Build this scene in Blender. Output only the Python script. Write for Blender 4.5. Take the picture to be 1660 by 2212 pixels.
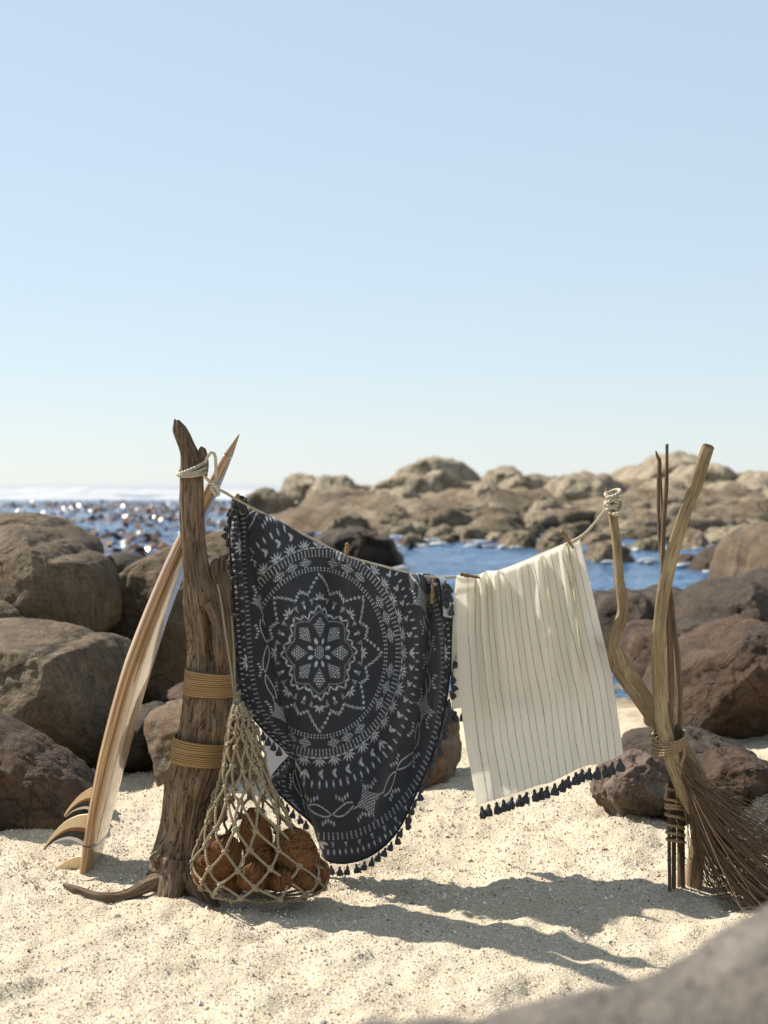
import bpy, math, random
import numpy as np
from mathutils import Vector, Matrix

random.seed(7); RNG = np.random.default_rng(11)
for o in list(bpy.data.objects): bpy.data.objects.remove(o)
SC = bpy.context.scene; COL = SC.collection
PI = math.pi

# ------------------------------------------------------------------ camera
CZ = 1.44; FPX = 3072.0; HV = 1045.0           # eye height; focal length and horizon row in photo units (1660 wide)
cd = bpy.data.cameras.new('camera'); cam = bpy.data.objects.new('camera', cd); COL.objects.link(cam)
cam.location = (0, 0, CZ); cam.rotation_euler = (math.radians(90), 0, 0)
cd.sensor_fit = 'VERTICAL'; cd.sensor_height = 36; cd.sensor_width = 27; cd.lens = 50
cd.shift_y = -61/2212; cd.clip_start = .05; cd.clip_end = 20000
cd.dof.use_dof = True; cd.dof.focus_distance = 5.05; cd.dof.aperture_fstop = 3.0
SC.camera = cam
# ------------------------------------------------------------------ light
SUN = Vector((-.86, .56, 1.0)).normalized()
SUN_EL = math.asin(SUN.z); SUN_ROT = math.atan2(SUN.x, SUN.y)
w = bpy.data.worlds.new('World'); SC.world = w; w.use_nodes = True
nt = w.node_tree; bg = nt.nodes['Background']
sky = nt.nodes.new('ShaderNodeTexSky'); sky.sky_type = 'NISHITA'; sky.sun_disc = False
sky.sun_elevation = SUN_EL; sky.sun_rotation = SUN_ROT; sky.air_density = 1.0; sky.dust_density = .1; sky.ozone_density = 2.0
hsv = nt.nodes.new('ShaderNodeHueSaturation'); hsv.inputs['Saturation'].default_value = .95
gam = nt.nodes.new('ShaderNodeGamma'); gam.inputs[1].default_value = .60
nt.links.new(sky.outputs[0], hsv.inputs['Color']); nt.links.new(hsv.outputs[0], gam.inputs[0]); 
hz = nt.nodes.new('ShaderNodeMix'); hz.data_type = 'RGBA'; hz.inputs[0].default_value = .44; hz.inputs[7].default_value = (2.52, 3.10, 3.62, 1)      # thin even sea haze over the whole dome
nt.links.new(gam.outputs[0], hz.inputs[6]); nt.links.new(hz.outputs[2], bg.inputs[0]); bg.inputs[1].default_value = .145
ld = bpy.data.lights.new('sun', 'SUN'); sun = bpy.data.objects.new('sun', ld); COL.objects.link(sun)
ld.energy = 5.0; ld.angle = math.radians(.53); ld.color = (1, .94, .85)
sun.rotation_euler = SUN.to_track_quat('Z', 'Y').to_euler()
vs = SC.view_settings; vs.view_transform = 'Standard'; vs.look = 'None'; vs.exposure = 0.9; vs.gamma = 1; vs.use_curve_mapping = False
SC.render.engine = 'CYCLES'
SC.render.resolution_x = 768; SC.render.resolution_y = 1024

# ------------------------------------------------------------------ helpers
def P(u, v, Y): return Vector(((u-830)/FPX*Y, Y, CZ-(v-HV)/FPX*Y))      # a point seen at (u,v) standing at distance Y
_perm = np.random.default_rng(3).permutation(256); _perm = np.concatenate([_perm, _perm, _perm])
_grad = np.random.default_rng(4).normal(size=(256, 3)); _grad /= np.linalg.norm(_grad, axis=1)[:, None]
def noise(p):
    p = np.asarray(p, float); i = np.floor(p).astype(int); f = p-i; i &= 255
    s = f*f*f*(f*(f*6-15)+10); r = 0
    for dx in (0, 1):
        for dy in (0, 1):
            for dz in (0, 1):
                h = _perm[_perm[_perm[(i[:, 0]+dx) & 255]+((i[:, 1]+dy) & 255)]+((i[:, 2]+dz) & 255)]
                g = _grad[h]; d = (g*(f-np.array([dx, dy, dz]))).sum(1)
                wx = s[:, 0] if dx else 1-s[:, 0]; wy = s[:, 1] if dy else 1-s[:, 1]; wz = s[:, 2] if dz else 1-s[:, 2]
                r = r+d*wx*wy*wz
    return r*1.5
def fbm(p, oct=4, rough=.5):
    p = np.asarray(p, float); a = 1; r = 0
    for k in range(oct): r = r+a*noise(p+k*17.3); p = p*2.03; a *= rough
    return r
def interp(x, xs, ys): return np.interp(x, xs, ys)

def mesh_np(name, V, Fc, uv=None, smooth=True, col=None):
    V = np.asarray(V, np.float32); me = bpy.data.meshes.new(name)
    Fc = np.asarray(Fc, np.int32); n, k = Fc.shape
    me.vertices.add(len(V)); me.vertices.foreach_set('co', V.ravel())
    me.loops.add(n*k); me.loops.foreach_set('vertex_index', Fc.ravel())
    me.polygons.add(n); me.polygons.foreach_set('loop_start', np.arange(n, dtype=np.int32)*k)
    me.polygons.foreach_set('use_smooth', np.full(n, smooth))
    if uv is not None:
        l = me.uv_layers.new(name='UVMap'); l.data.foreach_set('uv', np.asarray(uv, np.float32)[Fc.ravel()].ravel())
    if col is not None:
        a = me.attributes.new('tint', 'FLOAT_COLOR', 'POINT'); c = np.asarray(col, np.float32)
        if c.ndim == 1: c = np.stack([c, c, c], 1)
        a.data.foreach_set('color', np.concatenate([c, np.ones((len(c), 1), np.float32)], 1).ravel())
    me.update(); me.validate(); return me
def obj(name, me, mat=None, parent=None, loc=None):
    o = bpy.data.objects.new(name, me); COL.objects.link(o)
    if me is not None and mat is not None and not me.materials: me.materials.append(mat)
    if parent: o.parent = parent
    if loc is not None: o.location = loc
    return o
def tag(o, label, cat, group=None, kind=None):
    o['label'] = label; o['category'] = cat
    if group: o['group'] = group
    if kind: o['kind'] = kind
    return o
def thing(name, label, cat, group=None, loc=(0, 0, 0)):
    o = obj(name, None, loc=loc); return tag(o, label, cat, group)
def grid_faces(nr, nc, wrap=False):
    r = np.arange(nr-1)[:, None]; c = np.arange(nc if wrap else nc-1)[None, :]
    a = r*nc+c; b = r*nc+(c+1) % nc; return np.stack([a, b, b+nc, a+nc], -1).reshape(-1, 4)
def smooth_path(pts, n):
    """Catmull-Rom resample; pts may carry extra columns (radius)"""
    p = np.asarray(pts, float); m = len(p)
    if m == 2: t = np.linspace(0, 1, n)[:, None]; return p[0]*(1-t)+p[1]*t
    q = np.vstack([2*p[0]-p[1], p, 2*p[-1]-p[-2]])
    seg = np.linalg.norm(np.diff(p[:, :3], axis=0), axis=1); cum = np.concatenate([[0], np.cumsum(seg)])
    s = np.linspace(0, cum[-1], n); i = np.clip(np.searchsorted(cum, s, 'right')-1, 0, m-2)
    t = ((s-cum[i])/np.maximum(seg[i], 1e-9))[:, None]
    a, b, c, d = q[i], q[i+1], q[i+2], q[i+3]
    return .5*((2*b)+(-a+c)*t+(2*a-5*b+4*c-d)*t*t+(-a+3*b-3*c+d)*t**3)
def frames(p):
    T = np.gradient(p, axis=0); T /= np.linalg.norm(T, axis=1)[:, None]+1e-12
    N = np.zeros_like(T); a = np.array([0, 1., 0]) if abs(T[0, 1]) < .9 else np.array([1., 0, 0])
    n = a-T[0]*a.dot(T[0]); n /= np.linalg.norm(n); N[0] = n
    for i in range(1, len(p)):
        n = n-T[i]*n.dot(T[i]); n /= np.linalg.norm(n)+1e-12; N[i] = n
    return T, N, np.cross(T, N)
def tube(pts, rad, n=None, ns=8, caps=True, disp=None, flat=1.0):
    """-> V, F, UV ; pts Nx3 control points, rad scalar or list; disp(s, ang, P)->radius factor"""
    pts = np.asarray(pts, float); rad = np.broadcast_to(np.asarray(rad, float), (len(pts),))
    pr = np.column_stack([pts, rad]); n = n or max(len(pts)*6, 4); pr = smooth_path(pr, n)
    p, r = pr[:, :3], np.maximum(pr[:, 3], 1e-4); T, N, B = frames(p)
    an = np.linspace(0, 2*PI, ns, endpoint=False); L = np.concatenate([[0], np.cumsum(np.linalg.norm(np.diff(p, axis=0), axis=1))])
    f = np.ones((n, ns)) if disp is None else disp(L[:, None]+0*an[None], an[None]+0*L[:, None], p[:, None, :]+r[:, None, None]*(np.cos(an)[None, :, None]*N[:, None]+np.sin(an)[None, :, None]*B[:, None]))
    R = r[:, None]*f
    V = p[:, None, :]+R[..., None]*(np.cos(an)[None, :, None]*N[:, None]*flat+np.sin(an)[None, :, None]*B[:, None])
    V = V.reshape(-1, 3); Fc = grid_faces(n, ns, True)
    UV = np.stack([np.broadcast_to(an/(2*PI), (n, ns)), np.broadcast_to(L[:, None], (n, ns))], -1).reshape(-1, 2)
    if caps:
        k = len(V); V = np.vstack([V, p[0], p[-1]]); UV = np.vstack([UV, [0, 0], [0, L[-1]]])
        j = np.arange(ns); j2 = (j+1) % ns; e = (n-1)*ns
        Fc = np.vstack([Fc, np.stack([j2, j, np.full(ns, k), np.full(ns, k)], 1), np.stack([e+j, e+j2, np.full(ns, k+1), np.full(ns, k+1)], 1)])
    return V, Fc, UV
def tri_fix(Fc): return Fc
def join(parts):
    Vs, Fs, Us, o = [], [], [], 0
    for V, Fc, U in parts: Vs.append(V); Fs.append(Fc+o); Us.append(U); o += len(V)
    return np.vstack(Vs), np.vstack(Fs), np.vstack(Us)
def mesh_poly(name, V, Fc, uv=None, col=None, smooth=True):
    """quads where degenerate (last index repeated) become triangles"""
    Fc = np.asarray(Fc); deg = Fc[:, 2] == Fc[:, 3]
    if not deg.any(): return mesh_np(name, V, Fc, uv, smooth, col)
    me = bpy.data.meshes.new(name); V = np.asarray(V, np.float32)
    q = Fc[~deg]; t = Fc[deg][:, :3]; idx = np.concatenate([q.ravel(), t.ravel()]).astype(np.int32)
    st = np.concatenate([np.arange(len(q))*4, len(q)*4+np.arange(len(t))*3]).astype(np.int32)
    me.vertices.add(len(V)); me.vertices.foreach_set('co', V.ravel())
    me.loops.add(len(idx)); me.loops.foreach_set('vertex_index', idx)
    me.polygons.add(len(st)); me.polygons.foreach_set('loop_start', st); me.polygons.foreach_set('use_smooth', np.full(len(st), smooth))
    if uv is not None:
        l = me.uv_layers.new(name='UVMap'); l.data.foreach_set('uv', np.asarray(uv, np.float32)[idx].ravel())
    if col is not None:
        a = me.attributes.new('tint', 'FLOAT_COLOR', 'POINT'); c = np.asarray(col, np.float32)
        if c.ndim == 1: c = np.stack([c, c, c], 1)
        a.data.foreach_set('color', np.concatenate([c, np.ones((len(c), 1), np.float32)], 1).ravel())
    me.update(); me.validate(); return me
def tube_obj(name, pts, rad, mat, parent=None, **k):
    V, Fc, U = tube(pts, rad, **k); return obj(name, mesh_poly(name, V, Fc, U), mat, parent)
_ico = {}
def ico(sub):
    if sub not in _ico:
        import bmesh
        bm = bmesh.new(); bmesh.ops.create_icosphere(bm, subdivisions=sub, radius=1)
        bm.verts.ensure_lookup_table()
        _ico[sub] = (np.array([v.co[:] for v in bm.verts]), np.array([[v.index for v in f.verts] for f in bm.faces])); bm.free()
    return _ico[sub]

# ------------------------------------------------------------------ materials
class NT:
    def __init__(s, name):
        s.m = bpy.data.materials.new(name); s.m.use_nodes = True; s.t = s.m.node_tree
        s.b = s.t.nodes['Principled BSDF']; s.out = s.t.nodes['Material Output']
    def n(s, ty, **k):
        nd = s.t.nodes.new('ShaderNode'+ty)
        for a, v in k.items():
            if a.startswith('i_'):
                key = a[2:]; key = int(key) if key.isdigit() else key.replace('_', ' ')
                nd.inputs[key].default_value = v
            else: setattr(nd, a, v)
        return nd
    def l(s, a, b): s.t.links.new(a, b)
    def coord(s, kind='Object', scale=(1, 1, 1)):
        tc = s.n('TexCoord'); mp = s.n('Mapping'); mp.inputs['Scale'].default_value = scale; s.l(tc.outputs[kind], mp.inputs[0]); return mp.outputs[0]
    def noise(s, vec, scale, detail=5, rough=.55, dist=0):
        nd = s.n('TexNoise', i_Scale=scale, i_Detail=detail, i_Roughness=rough, i_Distortion=dist); s.l(vec, nd.inputs['Vector']); return nd.outputs['Fac']
    def ramp(s, fac, stops):
        r = s.n('ValToRGB'); e = r.color_ramp.elements
        while len(e) < len(stops): e.new(.5)
        for x, (p, c) in zip(e, stops): x.position = p; x.color = (*c, 1) if len(c) == 3 else c
        s.l(fac, r.inputs[0]); return r.outputs[0]
    def mix(s, fac, a, b, mode='MIX'):
        m = s.n('Mix', data_type='RGBA', blend_type=mode)
        for v, i in ((fac, 0), (a, 6), (b, 7)):
            if hasattr(v, 'links'): s.l(v, m.inputs[i])
            else: m.inputs[i].default_value = v if i == 0 else (*v, 1)
        return m.outputs[2]
    def math(s, op, a, b=0.0):
        m = s.n('Math', operation=op)
        for v, i in ((a, 0), (b, 1)):
            if hasattr(v, 'links'): s.l(v, m.inputs[i])
            else: m.inputs[i].default_value = v
        return m.outputs[0]
    def bump(s, h, strength=.5, dist=.01, prev=None):
        b = s.n('Bump', i_Strength=strength, i_Distance=dist); s.l(h, b.inputs['Height'])
        if prev: s.l(prev, b.inputs['Normal'])
        return b.outputs[0]
    def fin(s, color=None, rough=.7, normal=None, spec=.3, **k):
        if color is not None:
            if hasattr(color, 'links'): s.l(color, s.b.inputs['Base Color'])
            else: s.b.inputs['Base Color'].default_value = (*color, 1)
        if hasattr(rough, 'links'): s.l(rough, s.b.inputs['Roughness'])
        else: s.b.inputs['Roughness'].default_value = rough
        if normal: s.l(normal, s.b.inputs['Normal'])
        s.b.inputs['Specular IOR Level'].default_value = spec
        for a, v in k.items(): s.b.inputs[a.replace('_', ' ')].default_value = v
        return s.m

def rock_mat(name, c0, c1, c2, sc=1.0, stain=None, bump=.02, rough=.85, k=.31):
    c0, c1, c2 = (tuple(x*k for x in c) for c in (c0, c1, c2)); stain = stain and tuple(x*k for x in stain)
    m = NT(name); v = m.coord('Object')
    big = m.noise(v, 1.3*sc, 6, .6, .4); mid = m.noise(v, 6*sc, 8, .65); fine = m.noise(v, 45*sc, 4, .7)
    c = m.ramp(big, [(.34, tuple(x*.75 for x in c0)), (.5, c1), (.66, tuple(x*1.2 for x in c2))])
    c = m.mix(m.ramp(mid, [(.35, (0, 0, 0)), (.7, (1, 1, 1))]), c, m.mix(.5, c, c2), 'MIX')
    vo = m.n('TexVoronoi', i_Scale=70*sc); m.l(v, vo.inputs['Vector'])
    sp = m.ramp(vo.outputs['Color'], [(.1, (.55, .5, .46)), (.5, (1, 1, 1)), (.9, (1.35, 1.3, 1.2))])
    c = m.mix(.7, c, sp, 'MULTIPLY')
    if stain:
        st = m.ramp(m.noise(v, 2.3*sc, 5, .6, 1.2), [(.50, (0, 0, 0)), (.66, (1, 1, 1))]); c = m.mix(st, c, m.mix(.75, c, stain))
    h = m.math('ADD', m.math('MULTIPLY', mid, 1.0), m.math('MULTIPLY', fine, .35))
    ed = m.n('TexVoronoi', feature='DISTANCE_TO_EDGE', i_Scale=1.7*sc); wv = m.n('VectorMath', operation='ADD'); m.l(v, wv.inputs[0])
    nn = m.n('TexNoise', i_Scale=2.5*sc, i_Detail=5.0); m.l(v, nn.inputs['Vector']); m.l(nn.outputs['Color'], wv.inputs[1]); m.l(wv.outputs[0], ed.inputs['Vector'])
    ck = m.ramp(ed.outputs['Distance'], [(.0, (0, 0, 0)), (.02, (1, 1, 1))]); c = m.mix(.18, c, ck, 'MULTIPLY')
    h = m.math('ADD', h, m.math('MULTIPLY', ck, .3)); nr = m.bump(h, 1.0, bump/sc)
    return m.fin(c, rough, nr, .25)
M = {}
M['granite'] = rock_mat('granite_tan', (.18, .115, .06), (.32, .215, .115), (.46, .34, .21), 1.0, (.10, .07, .045), .03)
M['darkrock'] = rock_mat('rock_dark_brown', (.075, .052, .036), (.15, .105, .07), (.27, .205, .14), 1.1, (.17, .085, .04), .035, .85, .26)
M['redrock'] = rock_mat('rock_reddish', (.085, .048, .028), (.21, .115, .058), (.32, .215, .135), 1.1, (.06, .045, .036), .035, .85, .28)
M['orangerock'] = rock_mat('rock_orange', (.26, .13, .055), (.40, .25, .13), (.48, .40, .29), 1.2, (.38, .15, .045))
M['pinkrock'] = rock_mat('rock_pink_facets', (.20, .12, .085), (.36, .24, .18), (.46, .37, .28), 1.4, (.09, .06, .045))
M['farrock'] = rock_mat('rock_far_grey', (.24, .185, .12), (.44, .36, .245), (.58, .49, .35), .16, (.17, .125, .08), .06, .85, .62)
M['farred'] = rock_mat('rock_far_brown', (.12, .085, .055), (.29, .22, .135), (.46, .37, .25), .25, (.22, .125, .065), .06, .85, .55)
M['wetrock'] = rock_mat('rock_wet_black', (.022, .02, .02), (.045, .04, .038), (.10, .09, .08), 1.5, None, .03, .32)
M['nearrock'] = rock_mat('rock_foreground', (.26, .225, .19), (.38, .33, .28), (.50, .44, .37), 2.0, (.2, .165, .13))

def sand_mat():
    m = NT('sand'); v = m.coord('Object')
    big = m.noise(v, 1.2, 4); fine = m.noise(v, 260, 3, .7)
    vo = m.n('TexVoronoi', i_Scale=230.0); m.l(v, vo.inputs['Vector'])
    vo2 = m.n('TexVoronoi', i_Scale=95.0); m.l(v, vo2.inputs['Vector'])
    c = m.ramp(vo.outputs['Color'], [(.05, (.19, .155, .115)), (.3, (.43, .355, .245)), (.7, (.54, .455, .335)), (.95, (.64, .59, .49))])
    c = m.mix(m.ramp(big, [(.35, (0, 0, 0)), (.7, (.35, .35, .35))]), c, (.42, .345, .235))
    # wet near the waterline
    sx = m.n('SeparateXYZ'); m.l(v, sx.inputs[0])
    wet = m.n('MapRange'); wet.inputs['From Min'].default_value = -.06; wet.inputs['From Max'].default_value = -.14
    m.l(sx.outputs['Z'], wet.inputs['Value'])
    c = m.mix(wet.outputs[0], c, (.10, .078, .045))
    h = m.math('ADD', m.math('MULTIPLY', vo.outputs['Distance'], -.6), m.math('ADD', m.math('MULTIPLY', vo2.outputs['Distance'], -.8), fine))
    return m.fin(c, .9, m.bump(h, .6, .005), .2)
M['sand'] = sand_mat()
def tint_mat(name, rough=.7, spec=.3):
    m = NT(name); a = m.n('Attribute', attribute_name='tint'); return m.fin(a.outputs['Color'], rough, None, spec)
M['grain'] = tint_mat('sand_grain', .6, .4)

def wood_mat(name, c0, c1, c2, ls=3.0, crack=1.0):
    """weathered driftwood; UV x = around 0..1, y = length in metres"""
    m = NT(name); v = m.coord('UV', (14, ls, 1)); o = m.coord('Object')
    g = m.noise(v, 1.6, 8, .65, .6); g2 = m.noise(m.coord('UV', (42, ls*1.4, 1)), 2.0, 6, .7, .3); b = m.noise(o, 7, 5)
    c = m.ramp(g, [(.28, c0), (.5, c1), (.72, c2)])
    c = m.mix(m.ramp(b, [(.4, (0, 0, 0)), (.75, (.6, .6, .6))]), c, c2)
    ck = m.ramp(g2, [(.30, (.25, .2, .16)), (.44, (1, 1, 1))]); c = m.mix(.85*crack, c, ck, 'MULTIPLY')
    g3 = m.noise(m.coord('UV', (9, ls*.8, 1)), 2.2, 6, .6, .9); ln = m.ramp(m.math('ABSOLUTE', m.math('SUBTRACT', g3, .5)), [(.0, (.12, .09, .07)), (.018, (1, 1, 1))]); c = m.mix(.9*crack, c, ln, 'MULTIPLY')
    pt = m.ramp(m.noise(o, 3.1, 5, .6), [(.35, (.55, .5, .46)), (.6, (1.1, 1.08, 1.05))]); c = m.mix(.8, c, pt, 'MULTIPLY')
    h = m.math('ADD', m.math('ADD', g, m.math('MULTIPLY', g2, .8)), m.math('MULTIPLY', ln, .6)); return m.fin(c, .85, m.bump(h, .9, .008), .2)
M['trunk'] = wood_mat('driftwood_brown', (.085, .055, .034), (.20, .138, .088), (.32, .24, .162))
M['branch'] = wood_mat('driftwood_golden', (.20, .135, .075), (.36, .26, .15), (.46, .35, .22), 2.5, .6)
M['stick'] = wood_mat('driftwood_stick', (.10, .066, .04), (.21, .145, .09), (.30, .22, .14), 4)
M['sheath'] = wood_mat('palm_sheath', (.24, .165, .085), (.42, .31, .17), (.50, .39, .235), 2.2, .55)
M['peg'] = wood_mat('peg_wood', (.30, .18, .08), (.42, .27, .13), (.5, .34, .18), 20, .3)

def rope_mat(name, c0, c1, tw=90.0, bump=.004):
    m = NT(name); tc = m.n('TexCoord'); sx = m.n('SeparateXYZ'); m.l(tc.outputs['UV'], sx.inputs[0])
    ph = m.math('ADD', m.math('MULTIPLY', sx.outputs['X'], 2*PI*2), m.math('MULTIPLY', sx.outputs['Y'], tw*2*PI))
    s = m.math('SINE', ph); f = m.math('ADD', m.math('MULTIPLY', s, .5), .5)
    nz = m.noise(m.coord('Object'), 300, 3); nb = m.noise(m.coord('Object'), 14, 3)
    c = m.mix(m.math('MULTIPLY', f, .8), c0, c1); c = m.mix(m.math('MULTIPLY', nb, .45), c, tuple(x*.72 for x in c1))
    return m.fin(c, .9, m.bump(m.math('ADD', f, m.math('MULTIPLY', nz, .5)), .8, bump), .15)
M['cotton'] = rope_mat('cotton_line', (.42, .35, .24), (.70, .62, .47))
M['tanrope'] = rope_mat('tan_cord', (.33, .20, .08), (.56, .365, .17), 140, .003)
M['netrope'] = rope_mat('net_cord', (.25, .19, .115), (.46, .37, .25), 110)
M['jute'] = rope_mat('jute_rope', (.27, .18, .095), (.48, .35, .205), 60, .006)

def cloth_mat(name, dark, light, back, trans=.0, fuzz=900, dash=False):
    m = NT(name); o = m.coord('Object'); nz = m.noise(o, fuzz, 3, .7); nb = m.noise(o, 9, 4)
    a = m.n('Attribute', attribute_name='tint'); f = a.outputs['Fac']
    base = m.mix(m.math('MULTIPLY', nb, .5), dark, tuple(x*1.35 for x in dark)) if not dash else m.mix(m.math('MULTIPLY', nz, .5), dark, tuple(x*.9 for x in dark))
    c = m.mix(f, base, light)
    if back:
        g = m.n('NewGeometry'); c = m.mix(g.outputs['Backfacing'], c, back)
    m.fin(c, .95, m.bump(nz, .5, .003), .08); m.b.inputs['Sheen Weight'].default_value = .15
    if trans:
        t = m.n('BsdfTranslucent'); m.l(c, t.inputs['Color']); mx = m.n('MixShader'); mx.inputs[0].default_value = trans
        m.l(m.b.outputs[0], mx.inputs[1]); m.l(t.outputs[0], mx.inputs[2]); m.l(mx.outputs[0], m.out.inputs[0])
    return m.m
M['charcoal'] = cloth_mat('charcoal_velour', (.043, .044, .049), (.66, .67, .69), None, .06)
M['terry'] = cloth_mat('white_terry', (.72, .73, .76), (.9, .9, .9), None, .3, 500, True)
M['cream'] = cloth_mat('cream_terry', (.93, .895, .81), (.012, .012, .016), None, .58, 420, True)
def plain(name, c, rough=.7, spec=.3, bump=0, sc=400, **k):
    m = NT(name); n = None; nz = m.noise(m.coord('Object'), sc, 3)
    if bump: n = m.bump(nz, .6, bump)
    return m.fin(m.mix(m.math('MULTIPLY', nz, .7), c, tuple(x*.7 for x in c)), rough, n, spec, **k)
M['tassel'] = plain('tassel_yarn', (.085, .085, .094), .95, .1, .002, 700)
M['braid'] = plain('braid_trim', (.028, .029, .031), .95, .1, .002, 600)
M['fibre'] = plain('coconut_fibre', (.33, .155, .06), .8, .25, .002, 120)
M['husk'] = wood_mat('coconut_husk', (.06, .026, .011), (.16, .066, .025), (.25, .115, .045), 12, .7)
M['bristle'] = plain('palm_bristle', (.16, .10, .053), .7, .3, .001, 60)

def board_mat(name, shade=1.0):
    m = NT(name); v = m.coord('UV', (14, .5, 1)); g = m.noise(v, 3.0, 7, .6, .8); g2 = m.noise(m.coord('UV', (46, .9, 1)), 3, 4, .6, .2)
    s = lambda c: tuple(x*shade for x in c)
    c = m.ramp(g, [(.34, s((.13, .04, .018))), (.45, s((.30, .15, .06))), (.54, s((.46, .30, .14))), (.72, s((.58, .42, .23)))])
    c = m.mix(m.math('MULTIPLY', g2, .55), c, s((.33, .17, .07)))
    return m.fin(c, .3, None, .5, Coat_Weight=1.0, Coat_Roughness=.05)
M['board'] = board_mat('surfboard_timber'); M['boardend'] = board_mat('surfboard_end_block', .8)
M['finwood'] = plain('fin_bamboo', (.80, .62, .36), .3, .5, 0, 30)
M['fincork'] = plain('fin_cork', (.28, .11, .035), .7, .3, .001, 500)
M['finblack'] = plain('fin_black', (.022, .02, .02), .5, .4)
M['finclear'] = plain('fin_tip_resin', (.72, .66, .62), .2, .5)
def water_mat():
    m = NT('sea_water'); o = m.coord('Object')
    n1 = m.noise(m.coord('Object', (.8, 2.0, 1)), 1.3, 6, .65); n2 = m.noise(o, 4.5, 4, .6); n3 = m.noise(m.coord('Object', (1, 2.2, 1)), .12, 4)
    h = m.math('ADD', m.math('MULTIPLY', n1, 1.0), m.math('MULTIPLY', n2, .55))
    # foam patches, round the rocks too; out at sea the white also paints in glare
    sx = m.n('SeparateXYZ'); m.l(o, sx.inputs[0])
    far = m.n('MapRange'); far.inputs['From Min'].default_value = 115; far.inputs['From Max'].default_value = 190; m.l(sx.outputs['Y'], far.inputs['Value'])
    fo = m.math('ADD', m.noise(m.coord('Object', (.3, 1, 1)), .06, 6, .7), m.math('MULTIPLY', far.outputs[0], .32))
    foam = m.ramp(fo, [(.62, (0, 0, 0)), (.82, (1, 1, 1))])
    c = m.ramp(n3, [(.3, (.03, .085, .18)), (.7, (.075, .17, .31))])
    c = m.mix(foam, c, (.33, .345, .36))
    r = m.math('ADD', m.math('MULTIPLY', foam, .6), .12)
    m.fin(c, r, m.bump(h, 1.0, .38), .5, IOR=1.33); return m.m
M['water'] = water_mat()
M['foam'] = plain('sea_foam', (.40, .415, .43), .8, .2, .02, 3)
M['kelp'] = plain('kelp_blade', (.15, .066, .018), .22, .6, 0, 3)

# ------------------------------------------------------------------ ground, water
WZ = -.13
MOUNDS = [(-.1, 5.55, .55, -.085), (-.80, 5.22, .2, .02), (1.04, 5.12, .13, .014), (-1.06, 5.5, .1, .012), (-1.45, 5.75, .25, .04), (-1.8, 5.6, .3, .04), (.35, 6.75, .25, .04), (.95, 5.85, .2, .04), (1.3, 5.75, .2, .04), (-.8, 6.6, .25, .04)]
def ground(x, y):
    x = np.asarray(x, float); y = np.asarray(y, float); sh = np.broadcast(x, y).shape
    x = np.broadcast_to(x, sh).ravel(); y = np.broadcast_to(y, sh).ravel()
    z = -np.clip((y-7.6)/2.6, 0, 50)**1.25*.11
    z = np.maximum(z, -2.5-.002*y)
    q = np.stack([x, y, 0*x], 1)
    k = np.clip(1-(np.abs(y)-12)/10, .15, 1)
    z = z+k*(.022*fbm(q*1.6, 2)+.028*fbm(q*4.7+9, 2)+.013*fbm(q*13, 2))
    z = z-.05*np.clip((4.6-y)/2.5, 0, 1.2)
    for mx, my, mr, mh in MOUNDS: z = z+mh*np.exp(-((x-mx)**2+(y-my)**2)/mr**2)
    return z.reshape(sh)
def build_sand():
    ys = np.concatenate([np.linspace(-8, 1.2, 24)[:-1], np.geomspace(1.2, 16, 430), np.geomspace(16, 6000, 40)[1:]])
    s = np.linspace(-1, 1, 460); s = np.sign(s)*(.55*np.abs(s)+.45*np.abs(s)**3)
    X = s[None]*(np.maximum(np.abs(ys), 2)*.62+1.2)[:, None]*1.5; Y = ys[:, None]+0*X; Z = ground(X, Y)
    V = np.stack([X, Y, Z], -1).reshape(-1, 3)
    o = obj('sand', mesh_np('sand', V, grid_faces(len(ys), len(s))), M['sand']); o['kind'] = 'structure'; o['label'] = 'pale coarse beach sand with soft dimples'
def build_grains():
    n = 130000
    Y = 1.9+(RNG.random(n)**1.35)*5.6; X = (RNG.random(n)*2-1)*(.34*Y+.25); Z = ground(X, Y)
    r = (.0013+.0030*RNG.random(n)**2.0)*(1+.3*(Y > 5)); big = RNG.random(n) < .02; r[big] *= 2.2; chip = RNG.random(n) < .0012; r[chip] = .004+.004*RNG.random(chip.sum())
    base = np.array([[1, 0, 0], [0, 1, 0], [-1, 0, 0], [0, -1, 0], [0, 0, 1.]])
    a = RNG.random(n)*2*PI; c, s_ = np.cos(a), np.sin(a); st = .7+.7*RNG.random((n, 3))
    B = base[None]*st[:, None]*r[:, None, None]; B = B+RNG.normal(size=B.shape)*r[:, None, None]*.22
    V = np.stack([B[..., 0]*c[:, None]-B[..., 1]*s_[:, None], B[..., 0]*s_[:, None]+B[..., 1]*c[:, None], B[..., 2]], -1)+np.stack([X, Y, Z+.0006], -1)[:, None]
    F0 = np.array([[0, 1, 4], [1, 2, 4], [2, 3, 4], [3, 0, 4]]); Fc = (F0[None]+(np.arange(n)*5)[:, None, None]).reshape(-1, 3)
    pal = np.array([[.66, .56, .41], [.72, .65, .52], [.78, .74, .66], [.52, .42, .29], [.40, .29, .18], [.20, .17, .15], [.11, .105, .12], [.50, .30, .16]])
    ci = RNG.choice(8, n, p=[.26, .24, .15, .17, .09, .04, .025, .025]); col = np.repeat(.95*pal[ci]*(.8+.4*RNG.random((n, 1))), 5, 0)
    o = obj('sand_grains', mesh_np('sand_grains', V.reshape(-1, 3), Fc, None, False, col), M['grain'])
    tag(o, 'loose shell grit and coarse grains strewn over the sand', 'grit', kind='stuff')
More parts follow.
